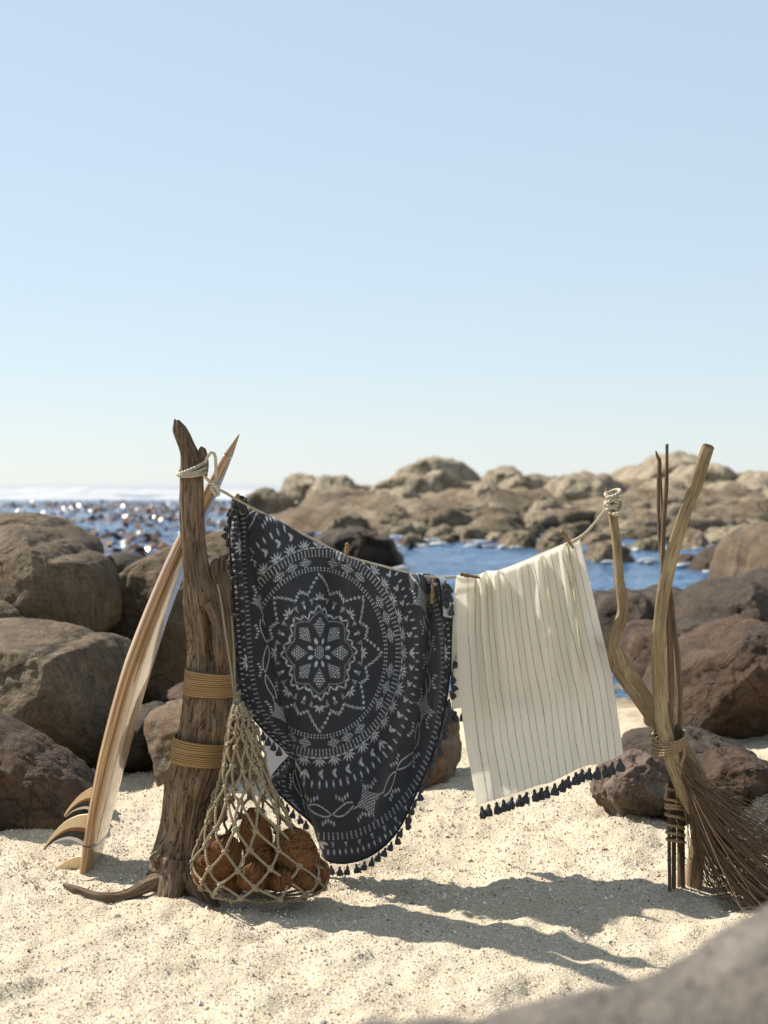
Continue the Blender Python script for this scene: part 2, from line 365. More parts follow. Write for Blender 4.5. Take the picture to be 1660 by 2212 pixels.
def build_water():
    ys = np.concatenate([np.linspace(8.4, 60, 260), np.geomspace(60, 400, 120)[1:], np.geomspace(400, 9000, 20)[1:]])
    s = np.linspace(-1, 1, 300); X = s[None]*(ys*.55+6)[:, None]; Y = ys[:, None]+0*X
    q = np.stack([X.ravel(), Y.ravel(), 0*X.ravel()], 1); amp = np.clip((Y-9)/30, .08, 1)*np.clip(500/Y, 0, 1)
    Z = WZ+amp*(.05*fbm(q*np.array([.5, .9, 1]), 3).reshape(X.shape))+np.clip((Y-9.5)/8, .1, 1)*np.clip(70/Y, 0, 1)*.045*fbm(q*np.array([1.1, 2.3, 1])+5, 4, .6).reshape(X.shape)
    o = obj('water', mesh_np('water', np.stack([X, Y, Z], -1).reshape(-1, 3), grid_faces(len(ys), len(s))), M['water']); o['kind'] = 'structure'; o['label'] = 'rippled blue sea water of the cove and open ocean'
def build_surf():
    for k, (y0, h, x0, x1, lab) in enumerate([(150, 1.0, -75, 12, 'nearest white breaker rolling in beyond the kelp'), (215, 1.3, -110, 30, 'far white breaker just below the horizon')]):
        nx, ny = 260, 22; x = np.linspace(x0, x1, nx); t = np.linspace(0, 1, ny)
        X = x[:, None]+0*t; q = np.stack([x*.06, 0*x+k*9, 0*x], 1); f = np.clip(.55+.9*fbm(q, 3), .12, 1)
        q2 = np.stack([(X*.5).ravel(), (t[None]*3+0*X).ravel(), 0*X.ravel()+k], 1); rr = fbm(q2, 4).reshape(X.shape)
        Z = WZ-.05+h*f[:, None]*np.sin(t*PI)[None]**.8*(1+.35*rr); Y = y0+t[None]*14-7+3*np.sin(x*.05)[:, None]+rr
        o = obj('breaking_wave', mesh_np('breaking_wave', np.stack([X, Y, Z], -1).reshape(-1, 3), grid_faces(nx, ny)), M['foam']); tag(o, lab, 'wave', 'breakers out at sea')
def build_kelp():
    Vs, Fs = [], []; n = 0
    cl = [(RNG.uniform(-26, 3) if RNG.random() < .8 else RNG.uniform(-40, 6), RNG.uniform(31, 118)) for _ in range(420)]
    for cx, cy in cl:
        cx = cx*cy/80
        for _ in range(RNG.integers(5, 16)):
            x = cx+RNG.normal()*.9; y = cy+RNG.normal()*1.6; L = RNG.uniform(.15, .5); wd = RNG.uniform(.03, .08); a = RNG.uniform(0, 2*PI); b = RNG.uniform(.1, 1.2)
            d = np.array([math.cos(a), math.sin(a), 0]); e = np.array([-d[1], d[0], RNG.normal()*.5]); p0 = np.array([x, y, WZ-.06])
            for j in range(4):
                t = j/3; c = p0+d*L*t+np.array([0, 0, L*b*.5*math.sin(t*PI*.85)+.02]); hw = wd*(.5+math.sin(t*PI)*.9)
                Vs += [c-e*hw, c+e*hw]
            Fs += [[n+2*j, n+2*j+1, n+2*j+3, n+2*j+2] for j in range(3)]; n += 8
    o = obj('kelp', mesh_np('kelp', np.array(Vs), np.array(Fs)), M['kelp']); tag(o, 'brown glistening kelp bed floating on the sea', 'kelp', kind='stuff')
build_sand(); build_water(); build_surf(); build_kelp(); build_grains()

# ------------------------------------------------------------------ boulders (outline in photo units, own distance and thickness)
def boulder(pts, Y, depth, mat, label, name='boulder', group=None, rough=.05, sub=5, seed=0, sq=.75, cx=None, cv=None, facet=0.0, tilt=0.0, pit=0.0, sink=1.25, chop=7):
    pts = np.asarray(pts, float); cu = pts[:, 0].mean() if cx is None else cx; cvv = pts[:, 1].mean() if cv is None else cv
    c = np.array(P(cu, cvv, Y)); k = Y/FPX
    x = (pts[:, 0]-cu)*k; z = -(pts[:, 1]-cvv)*k; z = np.where(z < 0, z*sink, z); x = np.where(z < 0, x*(1+.12*(sink > 1)*np.clip(-z/np.abs(z).max(), 0, 1)), x); a = np.arctan2(z, x); r = np.hypot(x, z); o = np.argsort(a); a, r = a[o], r[o]
    aa = np.concatenate([a-2*PI, a, a+2*PI]); rr = np.concatenate([r, r, r])
    D, Fc = ico(sub); th = np.arctan2(D[:, 2], D[:, 0]); cp = np.hypot(D[:, 0], D[:, 2])
    # smooth outline
    tg = np.linspace(-PI, PI, 240, endpoint=False); rg = np.interp(tg, aa, rr); ker = np.hanning(9); ker /= ker.sum()
    rg = np.convolve(np.concatenate([rg[-8:], rg, rg[:8]]), ker, 'same')[8:-8]
    R = np.interp(th, np.concatenate([tg, [PI]]), np.concatenate([rg, rg[:1]]))
    m = r.mean(); pr = cp**sq
    W = np.stack([R*pr*np.cos(th), np.sign(D[:, 1])*np.abs(D[:, 1])**sq*depth, R*pr*np.sin(th)], 1)
    W[:, 1] += tilt*W[:, 2]
    rg_ = np.random.default_rng(seed+100)
    for j in range(chop):
        n = rg_.normal(size=3); n[1] = -abs(n[1])*1.2; n[2] = abs(n[2])*.6 if j % 3 else n[2]; n /= np.linalg.norm(n); dd = W@n; lim = dd.max()*rg_.uniform(.70, .9)
        W = W-np.clip(dd-lim, 0, None)[:, None]*n*.8
    q = W/m+seed*7.7+3
    d = rough*m*(fbm(q*1.3, 4, .5)*1.3+.42*fbm(q*6, 4, .62)-.9*np.clip(.07-np.abs(noise(q*1.1+8)+.3*noise(q*4)), 0, 1)*10)
    if facet: d = d+facet*m*np.abs(noise(q*2.1))*-1.2+facet*m*.3*np.round(noise(q*1.4+5)*3)/3
    if pit: d = d-pit*m*np.clip(noise(q*6)-.25, 0, 1)
    nrm = W/np.maximum(np.linalg.norm(W, axis=1), 1e-6)[:, None]; W = W+nrm*d[:, None]
    me = mesh_np(name, W, Fc); ob = obj(name, me, M[mat], None, c); tag(ob, label, 'boulder' if 'boulder' in name else 'rock', group); return ob
def Zl(L, u0, v0, k): return [(u0+x*k, v0+y*k) for x, y in L]
A = lambda L: Zl(L, 0, 999.4, .3254)          # left upper area
Bq = lambda L: Zl(L, 0, 1296.5, .3254)        # left lower area
Cq = lambda L: Zl(L, 486, 945, .358)          # far middle
Dq = lambda L: Zl(L, 1026.4, 945.4, .3817)    # far right
Eq = lambda L: Zl(L, 1242.5, 1188.4, .293)    # near right
g = 'boulders at the left of the beach'
boulder(A([(-300, 420), (0, 345), (130, 345), (260, 360), (400, 420), (500, 470), (600, 530), (635, 580), (610, 640), (480, 760), (200, 800), (-300, 800)]), 10.6, .9, 'granite', 'tan boulder furthest back at the left edge against the sea', group=g, seed=1)
boulder(A([(-420, 520), (-200, 430), (0, 430), (230, 440), (350, 510), (500, 600), (640, 650), (710, 760), (750, 900), (735, 990), (600, 1080), (480, 1040), (200, 960), (-300, 960)]), 9.3, .9, 'granite', 'big rounded tan granite boulder overhanging at upper left', group=g, seed=2, rough=.04, sub=6)
boulder(A([(-400, 900), (0, 900), (300, 960), (520, 1060), (600, 1150), (560, 1260), (200, 1300), (-400, 1300)]), 9.0, .7, 'granite', 'tan slab wedged beneath the overhanging granite boulder', group=g, seed=3)
boulder(A([(-450, 1120), (-200, 1060), (0, 1070), (250, 1110), (500, 1180), (700, 1210), (800, 1250), (868, 1340)])+Bq([(865, 420), (850, 700), (760, 950), (600, 1040), (350, 1020), (0, 930), (-450, 900)]), 7.6, 1.0, 'granite', 'wide speckled granite boulder in shade behind the surfboard', group=g, seed=4, rough=.045, sub=6)
boulder(Bq([(-350, 760), (-100, 770), (0, 815), (100, 880), (300, 1000), (450, 1100), (560, 1200), (628, 1290), (590, 1400), (450, 1540), (330, 1620), (150, 1690), (-100, 1750), (-350, 1700)]), 6.05, .4, 'redrock', 'dark smooth boulder beside the surfboard fins at left', group=g, seed=5, rough=.035, sub=6)
boulder(A([(745, 900), (770, 820), (830, 740), (950, 640), (1100, 565), (1300, 510), (1500, 475), (1640, 500), (1760, 640), (1800, 900), (1780, 1260), (1500, 1380), (1000, 1400), (780, 1400), (720, 1150)]), 10.2, 1.1, 'granite', 'large grey boulder with sunlit crest behind the driftwood trunk', group=g, seed=6, rough=.045, sub=6)
boulder(A([(600, 640), (700, 655), (930, 655), (1000, 700), (1000, 900), (600, 900), (560, 760)]), 11.5, .8, 'darkrock', 'low dark rock in the gap between two left boulders', group=g, seed=7)
boulder(Bq([(985, 790), (1010, 745), (1080, 715), (1200, 690), (1450, 690), (1640, 740), (1700, 900), (1650, 1080), (1400, 1180), (1150, 1200), (1090, 1120), (1070, 1000), (1010, 900)]), 6.9, .4, 'orangerock', 'orange stained rock standing behind the driftwood trunk', group=g, seed=8, rough=.06)
boulder(Bq([(850, 800), (900, 720), (1050, 700), (1150, 800), (1150, 1050), (1050, 1110), (880, 1090), (830, 1000)]), 7.3, .35, 'darkrock', 'dark rock in shadow left of the orange stained rock', group=g, seed=9)
boulder(Bq([(1040, 700), (1090, 620), (1150, 585), (1250, 570), (1400, 590), (1480, 690), (1300, 740)]), 8.3, .35, 'redrock', 'small brown rock poking up above the orange rock', group=g, seed=10, sub=4)
boulder(Bq([(-60, 830), (60, 830), (150, 860), (220, 930), (200, 1000), (0, 1000)]), 7.0, .3, 'granite', 'small pale rock peeking over the dark smooth boulder', group=g, seed=12, sub=4)
boulder([(820, 1560), (860, 1500), (940, 1490), (975, 1530), (990, 1585), (985, 1635), (950, 1680), (900, 1705), (830, 1680)], 7.0, .35, 'orangerock', 'ochre rock on the sand between the two towels', group='rocks behind the towels', seed=13)
g = 'boulders at the right of the beach'
boulder(Dq([(1445, 815), (1470, 720), (1500, 620), (1600, 520), (1680, 480), (1800, 500), (1900, 700), (1900, 1000), (1600, 1000), (1450, 930)]), 14.5, 1.6, 'granite', 'tall tan boulder at the right edge beside the water', group=g, seed=21, rough=.05, pit=.12)
boulder(Dq([(1570, 800), (1620, 760), (1700, 750), (1800, 900), (1700, 1000), (1560, 950)]), 12.8, .7, 'darkrock', 'dark rock at the foot of the tall tan boulder', group=g, seed=22)
boulder(Eq([(740, 540), (790, 450), (850, 370), (940, 275), (1010, 255), (1150, 225), (1300, 230), (1450, 290), (1600, 420), (1600, 640), (1200, 700), (800, 620)]), 11.2, .9, 'darkrock', 'pitted dark boulder above the largest right boulder', group=g, seed=23, pit=.2, rough=.06)
boulder(Eq([(80, 420), (130, 345), (300, 330), (360, 290), (420, 290), (480, 325), (560, 430), (590, 540), (500, 640), (200, 660), (60, 600)]), 11.6, .8, 'darkrock', 'dark peaked rock at the water behind the forked branch', group=g, seed=24, rough=.07)
boulder(Eq([(440, 400), (480, 320), (580, 305), (760, 295), (880, 320), (860, 480), (700, 560), (500, 520)]), 12.4, .7, 'darkrock', 'low brown rock at the water behind the palm stalk', group=g, seed=25, rough=.07)
boulder(Eq([(330, 780), (360, 650), (420, 570), (500, 540), (620, 530), (760, 560), (840, 700), (820, 900), (700, 1010), (450, 1000), (340, 920)]), 9.9, .7, 'redrock', 'reddish pitted boulder behind the driftwood sticks', group=g, seed=26, pit=.25, rough=.06)
boulder(Eq([(680, 600), (780, 530), (950, 515), (1100, 560), (1080, 760), (900, 860), (700, 800)]), 10.4, .6, 'darkrock', 'dark rock wedged between the right boulders', group=g, seed=27)
boulder(Eq([(555, 1130), (600, 1000), (660, 880), (780, 770), (880, 700), (1000, 650), (1120, 565), (1250, 525), (1400, 545), (1600, 640), (1750, 900), (1700, 1200), (1425, 1290), (1100, 1320), (800, 1300), (640, 1260)]), 8.6, .9, 'redrock', 'largest rust brown boulder at the right with dark crest', group=g, seed=28, rough=.06, cx=1570, cv=1455, sub=6)
boulder(Eq([(330, 1500), (360, 1400), (500, 1370), (700, 1355), (900, 1365), (1150, 1440), (1425, 1570), (1500, 1700), (1300, 1800), (900, 1760), (420, 1640)]), 6.9, .45, 'darkrock', 'dark cracked slab lying behind the lashed sticks', group='broken rocks near the lashed sticks', seed=29, facet=.16, rough=.08)
boulder(Eq([(110, 1790), (130, 1690), (200, 1600), (350, 1520), (480, 1490), (640, 1560), (720, 1700), (760, 1900), (680, 2000), (520, 1960), (360, 1900), (220, 1880)]), 6.15, .3, 'pinkrock', 'pinkish faceted rock behind the corner of the cream towel', group='broken rocks near the lashed sticks', seed=30, facet=.22, rough=.07, sub=6)
boulder(Eq([(600, 1700), (800, 1570), (1000, 1520), (1200, 1510), (1400, 1560), (1600, 1700), (1600, 1950), (1300, 1990), (900, 2010), (660, 1990)]), 6.1, .3, 'redrock', 'rust brown rock behind the palm bristles', group='broken rocks near the lashed sticks', seed=31, facet=.1, rough=.07)
boulder(Eq([(1180, 2120), (1230, 1990), (1330, 1900), (1425, 1850), (1600, 1820), (1750, 2000), (1700, 2300), (1400, 2420), (1200, 2330)]), 5.75, .3, 'wetrock', 'black wet rock behind the palm bristles at the right edge', group='broken rocks near the lashed sticks', seed=32, facet=.15, rough=.1)
boulder([(850, 2330), (1000, 2236), (1070, 2210), (1150, 2185), (1230, 2168), (1330, 2156), (1430, 2130), (1520, 2080), (1605, 2020), (1680, 1985), (1850, 1930), (2100, 1960), (2300, 2300), (2200, 3000), (1500, 3100), (1000, 2700)], 1.5, .16, 'nearrock', 'blurred grey brown rock close up in the lower right corner', seed=33, rough=.02, sq=.9, cx=1700, cv=2400, chop=0, sink=1.0)
boulder([(720, 2360), (770, 2228), (860, 2217), (980, 2215), (1050, 2226), (1100, 2360), (1000, 3100), (720, 3100)], 1.45, .08, 'nearrock', 'tip of a blurred rock at the bottom edge', seed=34, rough=.02, sub=4)
# far shore
g = 'far shore boulders'
far = [
 (Cq([(60, 425), (110, 380), (180, 330), (240, 300), (300, 328), (380, 350), (420, 420)]), 62, 3, 'farred', 'dark wedge of rock at the left end of the far shore'),
 (Cq([(310, 380), (340, 300), (390, 228), (460, 220), (540, 240), (570, 330), (520, 390)]), 68, 3, 'farrock', 'tall dark rock beside the flat topped block'),
 (Cq([(500, 375), (525, 300), (560, 242), (650, 240), (740, 236), (780, 262), (775, 335), (720, 365)]), 64, 2.5, 'farrock', 'flat topped grey block on the far shore'),
 (Cq([(740, 360), (775, 298), (830, 295), (875, 325), (880, 370)]), 70, 2, 'farred', 'small dark rock right of the flat topped block'),
 (Cq([(900, 300), (1000, 235), (1070, 185), (1150, 142), (1230, 135), (1310, 126), (1430, 158), (1540, 225), (1600, 290), (1400, 350), (1000, 340)]), 92, 6, 'farrock', 'highest dark dome of cracked rock on the skyline'),
 (Cq([(820, 330), (860, 285), (1000, 262), (1200, 250), (1400, 265), (1560, 270), (1700, 330), (1500, 380), (1000, 385)]), 80, 5, 'farrock', 'broad yellowish ledge below the highest dome'),
 (Cq([(900, 415), (905, 350), (930, 320), (990, 308), (1030, 360), (1000, 425)]), 60, 1.6, 'farrock', 'narrow boulder leaning on the oval boulder'),
 (Cq([(955, 420), (975, 340), (1020, 312), (1090, 305), (1160, 335), (1220, 405), (1100, 430)]), 58, 2, 'farrock', 'smooth oval boulder below the broad ledge'),
 (Cq([(1470, 400), (1490, 315), (1540, 275), (1590, 270), (1660, 310), (1700, 390), (1560, 415)]), 58, 2, 'farrock', 'round grey boulder right of the oval boulder'),
 (Cq([(1230, 410), (1290, 360), (1380, 370), (1400, 410)]), 60, 1.2, 'farrock', 'little pale rock between oval and round boulders'),
 (Cq([(1560, 290), (1570, 220), (1640, 192), (1760, 200), (1800, 300)]), 84, 3, 'farrock', 'pale hump right of the highest dome'),
 (Cq([(1560, 460), (1590, 415), (1660, 395), (1760, 400), (1780, 460)]), 54, 1.6, 'farrock', 'low smooth boulder at the shelf edge'),
 (Cq([(880, 530), (895, 465), (990, 432), (1100, 436), (1135, 510), (1000, 545)]), 47, 1.5, 'farred', 'dark flat boulder on the waterline'),
 (Cq([(960, 600), (1000, 540), (1040, 492), (1085, 540), (1105, 600)]), 44, 1.2, 'farred', 'pointed reddish rock at the waterline'),
 (Cq([(610, 555), (650, 505), (720, 475), (800, 475), (880, 545), (750, 570)]), 45, 1.6, 'farred', 'dark hump behind the big water rock'),
 (Cq([(490, 640), (540, 600), (640, 568), (720, 562), (800, 542), (860, 560), (930, 600), (1000, 600), (1040, 670), (1065, 745), (900, 762), (650, 760), (500, 720)]), 27, 2.0, 'darkrock', 'big dark rock in the water behind the round towel'),
 (Cq([(1210, 605), (1240, 555), (1290, 540), (1380, 565), (1440, 605), (1320, 620)]), 43, 1.1, 'farred', 'rounded brown rock standing in the shallows'),
 (Cq([(1420, 625), (1440, 568), (1500, 545), (1545, 565), (1555, 610), (1490, 632)]), 42, 1, 'farred', 'domed brown rock in the water left of the shallows'),
 (Cq([(1050, 650), (1080, 610), (1160, 595), (1215, 640)]), 41, .9, 'farred', 'low rock awash at the far pool edge'),
 (Cq([(1285, 645), (1320, 598), (1370, 605), (1392, 645)]), 40, .8, 'farred', 'small dark rock awash near the cream towel'),
 (Cq([(1090, 580), (1150, 535), (1230, 540), (1260, 590)]), 46, 1.1, 'farrock', 'grey stone among the waterline rocks'),
 (Dq([(-40, 390), (-20, 290), (40, 250), (110, 262), (150, 340), (155, 385)]), 60, 2.2, 'farrock', 'round boulder above the cream towel'),
 (Dq([(30, 250), (70, 195), (140, 178), (250, 205), (290, 250)]), 88, 3, 'farrock', 'grooved pale hump on the skyline'),
 (Dq([(120, 300), (140, 255), (220, 220), (310, 228), (400, 245), (440, 330), (360, 370), (200, 350)]), 74, 3, 'farrock', 'wide shaded boulder below the grooved hump'),
 (Dq([(395, 340), (405, 290), (440, 240), (520, 205), (640, 203), (760, 238), (860, 275), (915, 370), (830, 395), (650, 400), (600, 430), (520, 475), (430, 445)]), 62, 4, 'farrock', 'huge pale rounded boulder left of the rope knot'),
 (Dq([(740, 260), (790, 200), (870, 160), (1000, 150), (1240, 145), (1400, 168), (1520, 225), (1400, 280), (900, 290)]), 105, 8, 'farrock', 'long smooth hill of rock behind the driftwood sticks'),
 (Dq([(1050, 290), (1150, 200), (1300, 165), (1420, 180), (1530, 250), (1400, 320)]), 96, 6, 'farrock', 'shaded shoulder of the long rock hill'),
 (Dq([(1480, 290), (1560, 215), (1660, 208), (1800, 220), (1850, 320), (1600, 340)]), 90, 5, 'farrock', 'rock hump on the skyline at the right edge'),
 (Dq([(850, 360), (950, 290), (1150, 280), (1350, 320), (1300, 400), (1000, 410)]), 74, 4, 'farrock', 'layered ledge under the long rock hill'),
 (Dq([(1180, 400), (1300, 310), (1500, 290), (1750, 300), (1800, 400), (1500, 430)]), 72, 4, 'farrock', 'layered ledge at the right below the skyline'),
 (Dq([(840, 560), (870, 470), (960, 415), (1080, 420), (1180, 480), (1160, 570), (960, 590)]), 50, 2, 'farrock', 'broad boulder between branch and sticks'),
 (Dq([(1140, 610), (1170, 545), (1240, 520), (1300, 560), (1290, 620)]), 44, 1.2, 'farred', 'brown rock at the pool behind the palm stalk'),
 (Dq([(1420, 520), (1450, 480), (1530, 470), (1580, 510), (1560, 560), (1450, 560)]), 46, 1.2, 'farred', 'reddish rock in the far rubble at right'),
 (Dq([(1440, 590), (1470, 530), (1540, 510), (1600, 545), (1580, 600)]), 42, 1.2, 'farrock', 'round stone left of the tall tan boulder'),
 (Dq([(1310, 600), (1350, 545), (1420, 540), (1460, 600)]), 43, 1.1, 'farrock', 'squat stone in the rubble by the pool'),
 (Dq([(370, 620), (395, 560), (470, 515), (560, 530), (600, 600), (480, 640)]), 41, 1.2, 'farred', 'brown rock under the clothesline'),
 (Dq([(130, 608), (165, 560), (240, 535), (340, 565), (368, 605), (250, 618)]), 40, 1.2, 'farred', 'rusty boulder in the water above the cream towel'),
 (Dq([(40, 590), (70, 560), (140, 558), (170, 588)]), 42, .8, 'farrock', 'pale stone awash above the cream towel'),
 (Dq([(620, 605), (650, 560), (730, 540), (800, 575), (815, 605), (700, 615)]), 41, 1.1, 'farred', 'brown mound beside the forked branch'),
 (Dq([(638, 685), (670, 612), (740, 593), (820, 610), (890, 645), (925, 682), (800, 700)]), 33, 1.1, 'farred', 'dark islet in the pool behind the forked branch'),
 (Dq([(880, 635), (920, 600), (965, 578), (1030, 602), (1045, 632)]), 37, .9, 'farred', 'small islet right of the forked branch'),
 (Dq([(1135, 720), (1170, 690), (1230, 665), (1285, 680), (1270, 722)]), 31, .8, 'darkrock', 'flat wet rock in the pool behind the palm stalk'),
 (Dq([(1240, 740), (1290, 680), (1340, 635), (1400, 613), (1450, 630), (1462, 738), (1350, 750)]), 29, 1, 'darkrock', 'domed brown rock in the pool near the tall tan boulder'),
 (Dq([(225, 540), (240, 480), (310, 465), (380, 500), (390, 550)]), 47, 1.2, 'farrock', 'rounded stone under the huge pale boulder'),
 (Dq([(320, 470), (350, 420), (420, 410), (440, 470)]), 52, 1.2, 'farred', 'tan stone at the left foot of the huge pale boulder'),
 (Dq([(50, 430), (80, 385), (160, 355), (230, 380), (230, 440)]), 54, 1.5, 'farrock', 'tilted slab behind the cream towel corner'),
 (Dq([(230, 440), (240, 390), (330, 375), (400, 400), (390, 450)]), 55, 1.3, 'farrock', 'flat grey slab left of the huge pale boulder'),
]
for i, (pts, Y, dp, mt, lab) in enumerate(far):
    if Y < 48: Y = min(Y, 4823/(max(v_ for _, v_ in pts)-HV))      # standing in the water
    boulder(pts, Y, dp, mt, lab, group=g, seed=40+i, sub=4 if Y > 50 else 5, rough=.13, facet=.12, chop=13, sink=1.7 if Y < 50 else 1.3)
# the rocky shelf that carries them
def shelf():
    x = np.linspace(-14, 75, 330); y = np.linspace(38, 130, 170); X, Y = np.meshgrid(x, y)
    q = np.stack([X.ravel(), Y.ravel(), 0*X.ravel()], 1)
    edge = 44+3.5*noise(q*np.array([.09, 0, 0])+3).reshape(X.shape)
    u = (Y-edge)/14; left = np.clip((X+8.5-(Y-44)*-.02)/7, 0, 1)
    rise = np.clip(u, 0, 1)**.7*.7+np.clip((Y-66)/30, 0, 1)*.9*np.clip((X-2)/10, 0, 1)
    rg = .9*np.abs(fbm(q*.2*np.array([.6, 1, 1]), 5, .6).reshape(X.shape))+.35*fbm(q*.8*np.array([.6, 1, 1]), 4, .65).reshape(X.shape)
    Z = -1.0+(rise+rg+.75)*left*np.clip(u*4+.4, 0, 1)
    o = obj('rock_shelf', mesh_np('rock_shelf', np.stack([X, Y, Z], -1).reshape(-1, 3), grid_faces(len(y), len(x))), M['farred']); o['kind'] = 'structure'; o['label'] = 'low brown rock shelf of the far shore'
shelf()
def rubble():     # individually visible stones scattered along the far waterline
    D, Fc = ico(3); mes = []
    for k in range(6):
        W = D*np.array([1, .9, .62]); W = W+D*(.28*fbm(D*1.4+k*9, 3))[:, None]; me = mesh_np('stone', W, Fc); me.materials.append(M['farred' if k % 2 else 'farrock']); mes.append(me)
    for i in range(150):
        right = i > 45
        y = RNG.uniform(37, 52) if right else RNG.uniform(38, 50); u = RNG.uniform(1330, 1720) if right else RNG.uniform(840, 1340)
        x = (u-830)/FPX*y; s = RNG.uniform(.25, .85) if y > 40 else RNG.uniform(.18, .45)
        o = obj('stone', mes[i % 6], None, None, (x, y, WZ+.1*s+max(0, (y-42))*.06)); o.scale = (s*RNG.uniform(.8, 1.5), s, s*RNG.uniform(.7, 1.1)); o.rotation_euler = (RNG.normal()*.2, RNG.normal()*.2, RNG.uniform(0, 6))
        tag(o, ('brown' if (i % 6) % 2 else 'grey')+' stone in the far rubble '+('behind the driftwood sticks' if right else 'above the towels'), 'stone', 'rubble stones of the far shore')
rubble()
def foam_flecks():       # broken white water where the swell washes the pool rocks
    D, Fc = ico(2); Vs, Fs, n = [], [], 0
    spots = []
    for pts, Y, dp, mt, lab in far:
        if Y < 48:
            Yw = min(Y, 4823/(max(v_ for _, v_ in pts)-HV)); u0, u1 = min(a for a, _ in pts), max(a for a, _ in pts)
            for _ in range(3): u = RNG.uniform(u0-6, u1+6); spots.append(((u-830)/FPX*Yw, Yw-dp*RNG.uniform(.75, 1.1)))
    for _ in range(14): yy = RNG.uniform(34, 42); spots.append(((RNG.uniform(860, 1560)-830)/FPX*yy, yy))
    for x, y in spots:
        sc_ = np.array([RNG.uniform(.06, .24), RNG.uniform(.05, .2), RNG.uniform(.02, .08)]); W = D*(1+.5*noise(D*2+RNG.random()*50))[:, None]*sc_+np.array([x, y, WZ+.03])
        Vs.append(W); Fs.append(Fc+n); n += len(W)
    o = obj('foam', mesh_np('foam', np.vstack(Vs), np.vstack(Fs)), M['foam']); tag(o, 'white flecks of foam washing round the pool rocks', 'foam', kind='stuff')
foam_flecks()

# ------------------------------------------------------------------ driftwood trunk
def px(pts, Y): return np.array([list(P(u, v, Y)) for u, v in pts])
def pxr(pts, Y):     # (u, v, width) -> points, radii
    return px([(a[0], a[1]) for a in pts], Y), np.array([a[2]*.5*Y/FPX for a in pts])
def wood_disp(seed, groove=.10, knots=(), ridged=.0, lump=.06):
    def f(L, A, Pn):
        q = np.stack([np.cos(A)*1.6+seed, np.sin(A)*1.6, L*2.2], -1).reshape(-1, 3)
        wq = q+.35*np.stack([noise(q*1.3+2), noise(q*1.3+7), 0*q[:, 0]], 1); d = groove*(fbm(wq*np.array([1.3, 1.3, .9]), 3, .5)*1.2-.8*np.clip(.10-np.abs(noise(wq*np.array([2.0, 2.0, .8])+4)), 0, 1)*6)+lump*noise(q*np.array([.7, .7, 2.5])+9)
        d = d+groove*.4*fbm(q*np.array([7, 7, 1.4]), 3, .6)
        d = d.reshape(A.shape)
        for (ku, kv, kY, kr, kh) in knots:
            c = np.array(P(ku, kv, kY)); dist = np.linalg.norm((Pn-c)*np.array([1, .7, .8]), axis=-1)/kr
            d = d+kh*(np.exp(-dist**2*1.6)*(1+.35*np.sin(dist*9))-.5*np.exp(-(dist/.28)**2))
        return 1+d
    return f
TY = 5.06
tr = thing('driftwood_log', 'tall upright weathered driftwood trunk with knots, tied with tan cord', 'driftwood', loc=(0, 0, 0))
prof = [(382, 908, 10), (387, 925, 27), (396, 945, 32), (404, 965, 34), (412, 990, 42), (414, 1020, 48), (414, 1050, 52), (413, 1100, 52), (416, 1150, 51), (420, 1200, 52), (427, 1250, 60), (438, 1300, 84), (447, 1350, 90), (452, 1400, 92), (455, 1450, 96), (452, 1500, 103), (446, 1550, 108), (439, 1600, 112), (429, 1650, 112), (416, 1700, 114), (406, 1750, 108), (399, 1800, 104), (390, 1850, 112), (383, 1890, 112), (380, 1918, 104), (380, 1945, 112)]
p, r = pxr(prof, TY); p[:, 1] += np.interp(p[:, 2], [0, 1.7], [.03, 0])
KN = [(445, 1268, 4.98, .035, .35), (444, 1672, 4.96, .03, .3), (421, 1700, 4.94, .045, .4), (412, 1740, 4.95, .025, .3), (414, 1780, 4.95, .025, .3), (412, 1815, 4.95, .03, .35), (418, 1860, 4.95, .04, .4), (345, 1850, 5.0, .05, .4), (350, 1890, 5.0, .06, .3), (372, 1870, 4.95, .05, .3), (470, 1570, 4.97, .035, .35), (470, 1400, 4.97, .03, .25), (408, 1110, 5.0, .02, .2), (400, 1215, 5.0, .02, .2), (425, 1180, 4.99, .018, .2)]
V, Fc, U = tube(p, r, n=520, ns=200, disp=wood_disp(1, .13, KN))
# deep hollow between the two stems from v=1300 to 1480
hv = np.array(P(455, 1385, TY)); w_ = np.exp(-((V[:, 2]-hv[2])/.11)**4)*np.exp(-((V[:, 0]-hv[0])/.018)**2)*(V[:, 1] < TY)
V[:, 1] += w_*.05
obj('trunk', mesh_poly('trunk', V, Fc, U), M['trunk'], tr)
p, r = pxr([(477, 1208, 18), (474, 1222, 36), (478, 1260, 36), (484, 1310, 36), (488, 1370, 40), (490, 1440, 42), (488, 1500, 44), (480, 1580, 50), (465, 1680, 60), (440, 1790, 60)], TY+.02)
V, Fc, U = tube(p, r, n=220, ns=96, disp=wood_disp(5, .2, [(487, 1400, 5.03, .03, .4)])); obj('broken_stem', mesh_poly('broken_stem', V, Fc, U), M['trunk'], tr)
p, r = pxr([(437, 1030, 20), (439, 1005, 22), (438, 985, 20), (437, 970, 14), (437, 966, 6)], TY-.01)
V, Fc, U = tube(p, r, n=60, ns=48, disp=wood_disp(8, .2)); obj('snapped_branch', mesh_poly('snapped_branch', V, Fc, U), M['trunk'], tr)
p, r = pxr([(452, 1300, 30), (468, 1330, 30), (476, 1375, 28), (478, 1410, 24), (474, 1438, 14)], TY-.055)
V, Fc, U = tube(p, r, n=120, ns=48, disp=wood_disp(12, .2, [(474, 1398, 4.98, .03, .5)])); obj('twisted_ridge', mesh_poly('twisted_ridge', V, Fc, U), M['trunk'], tr)
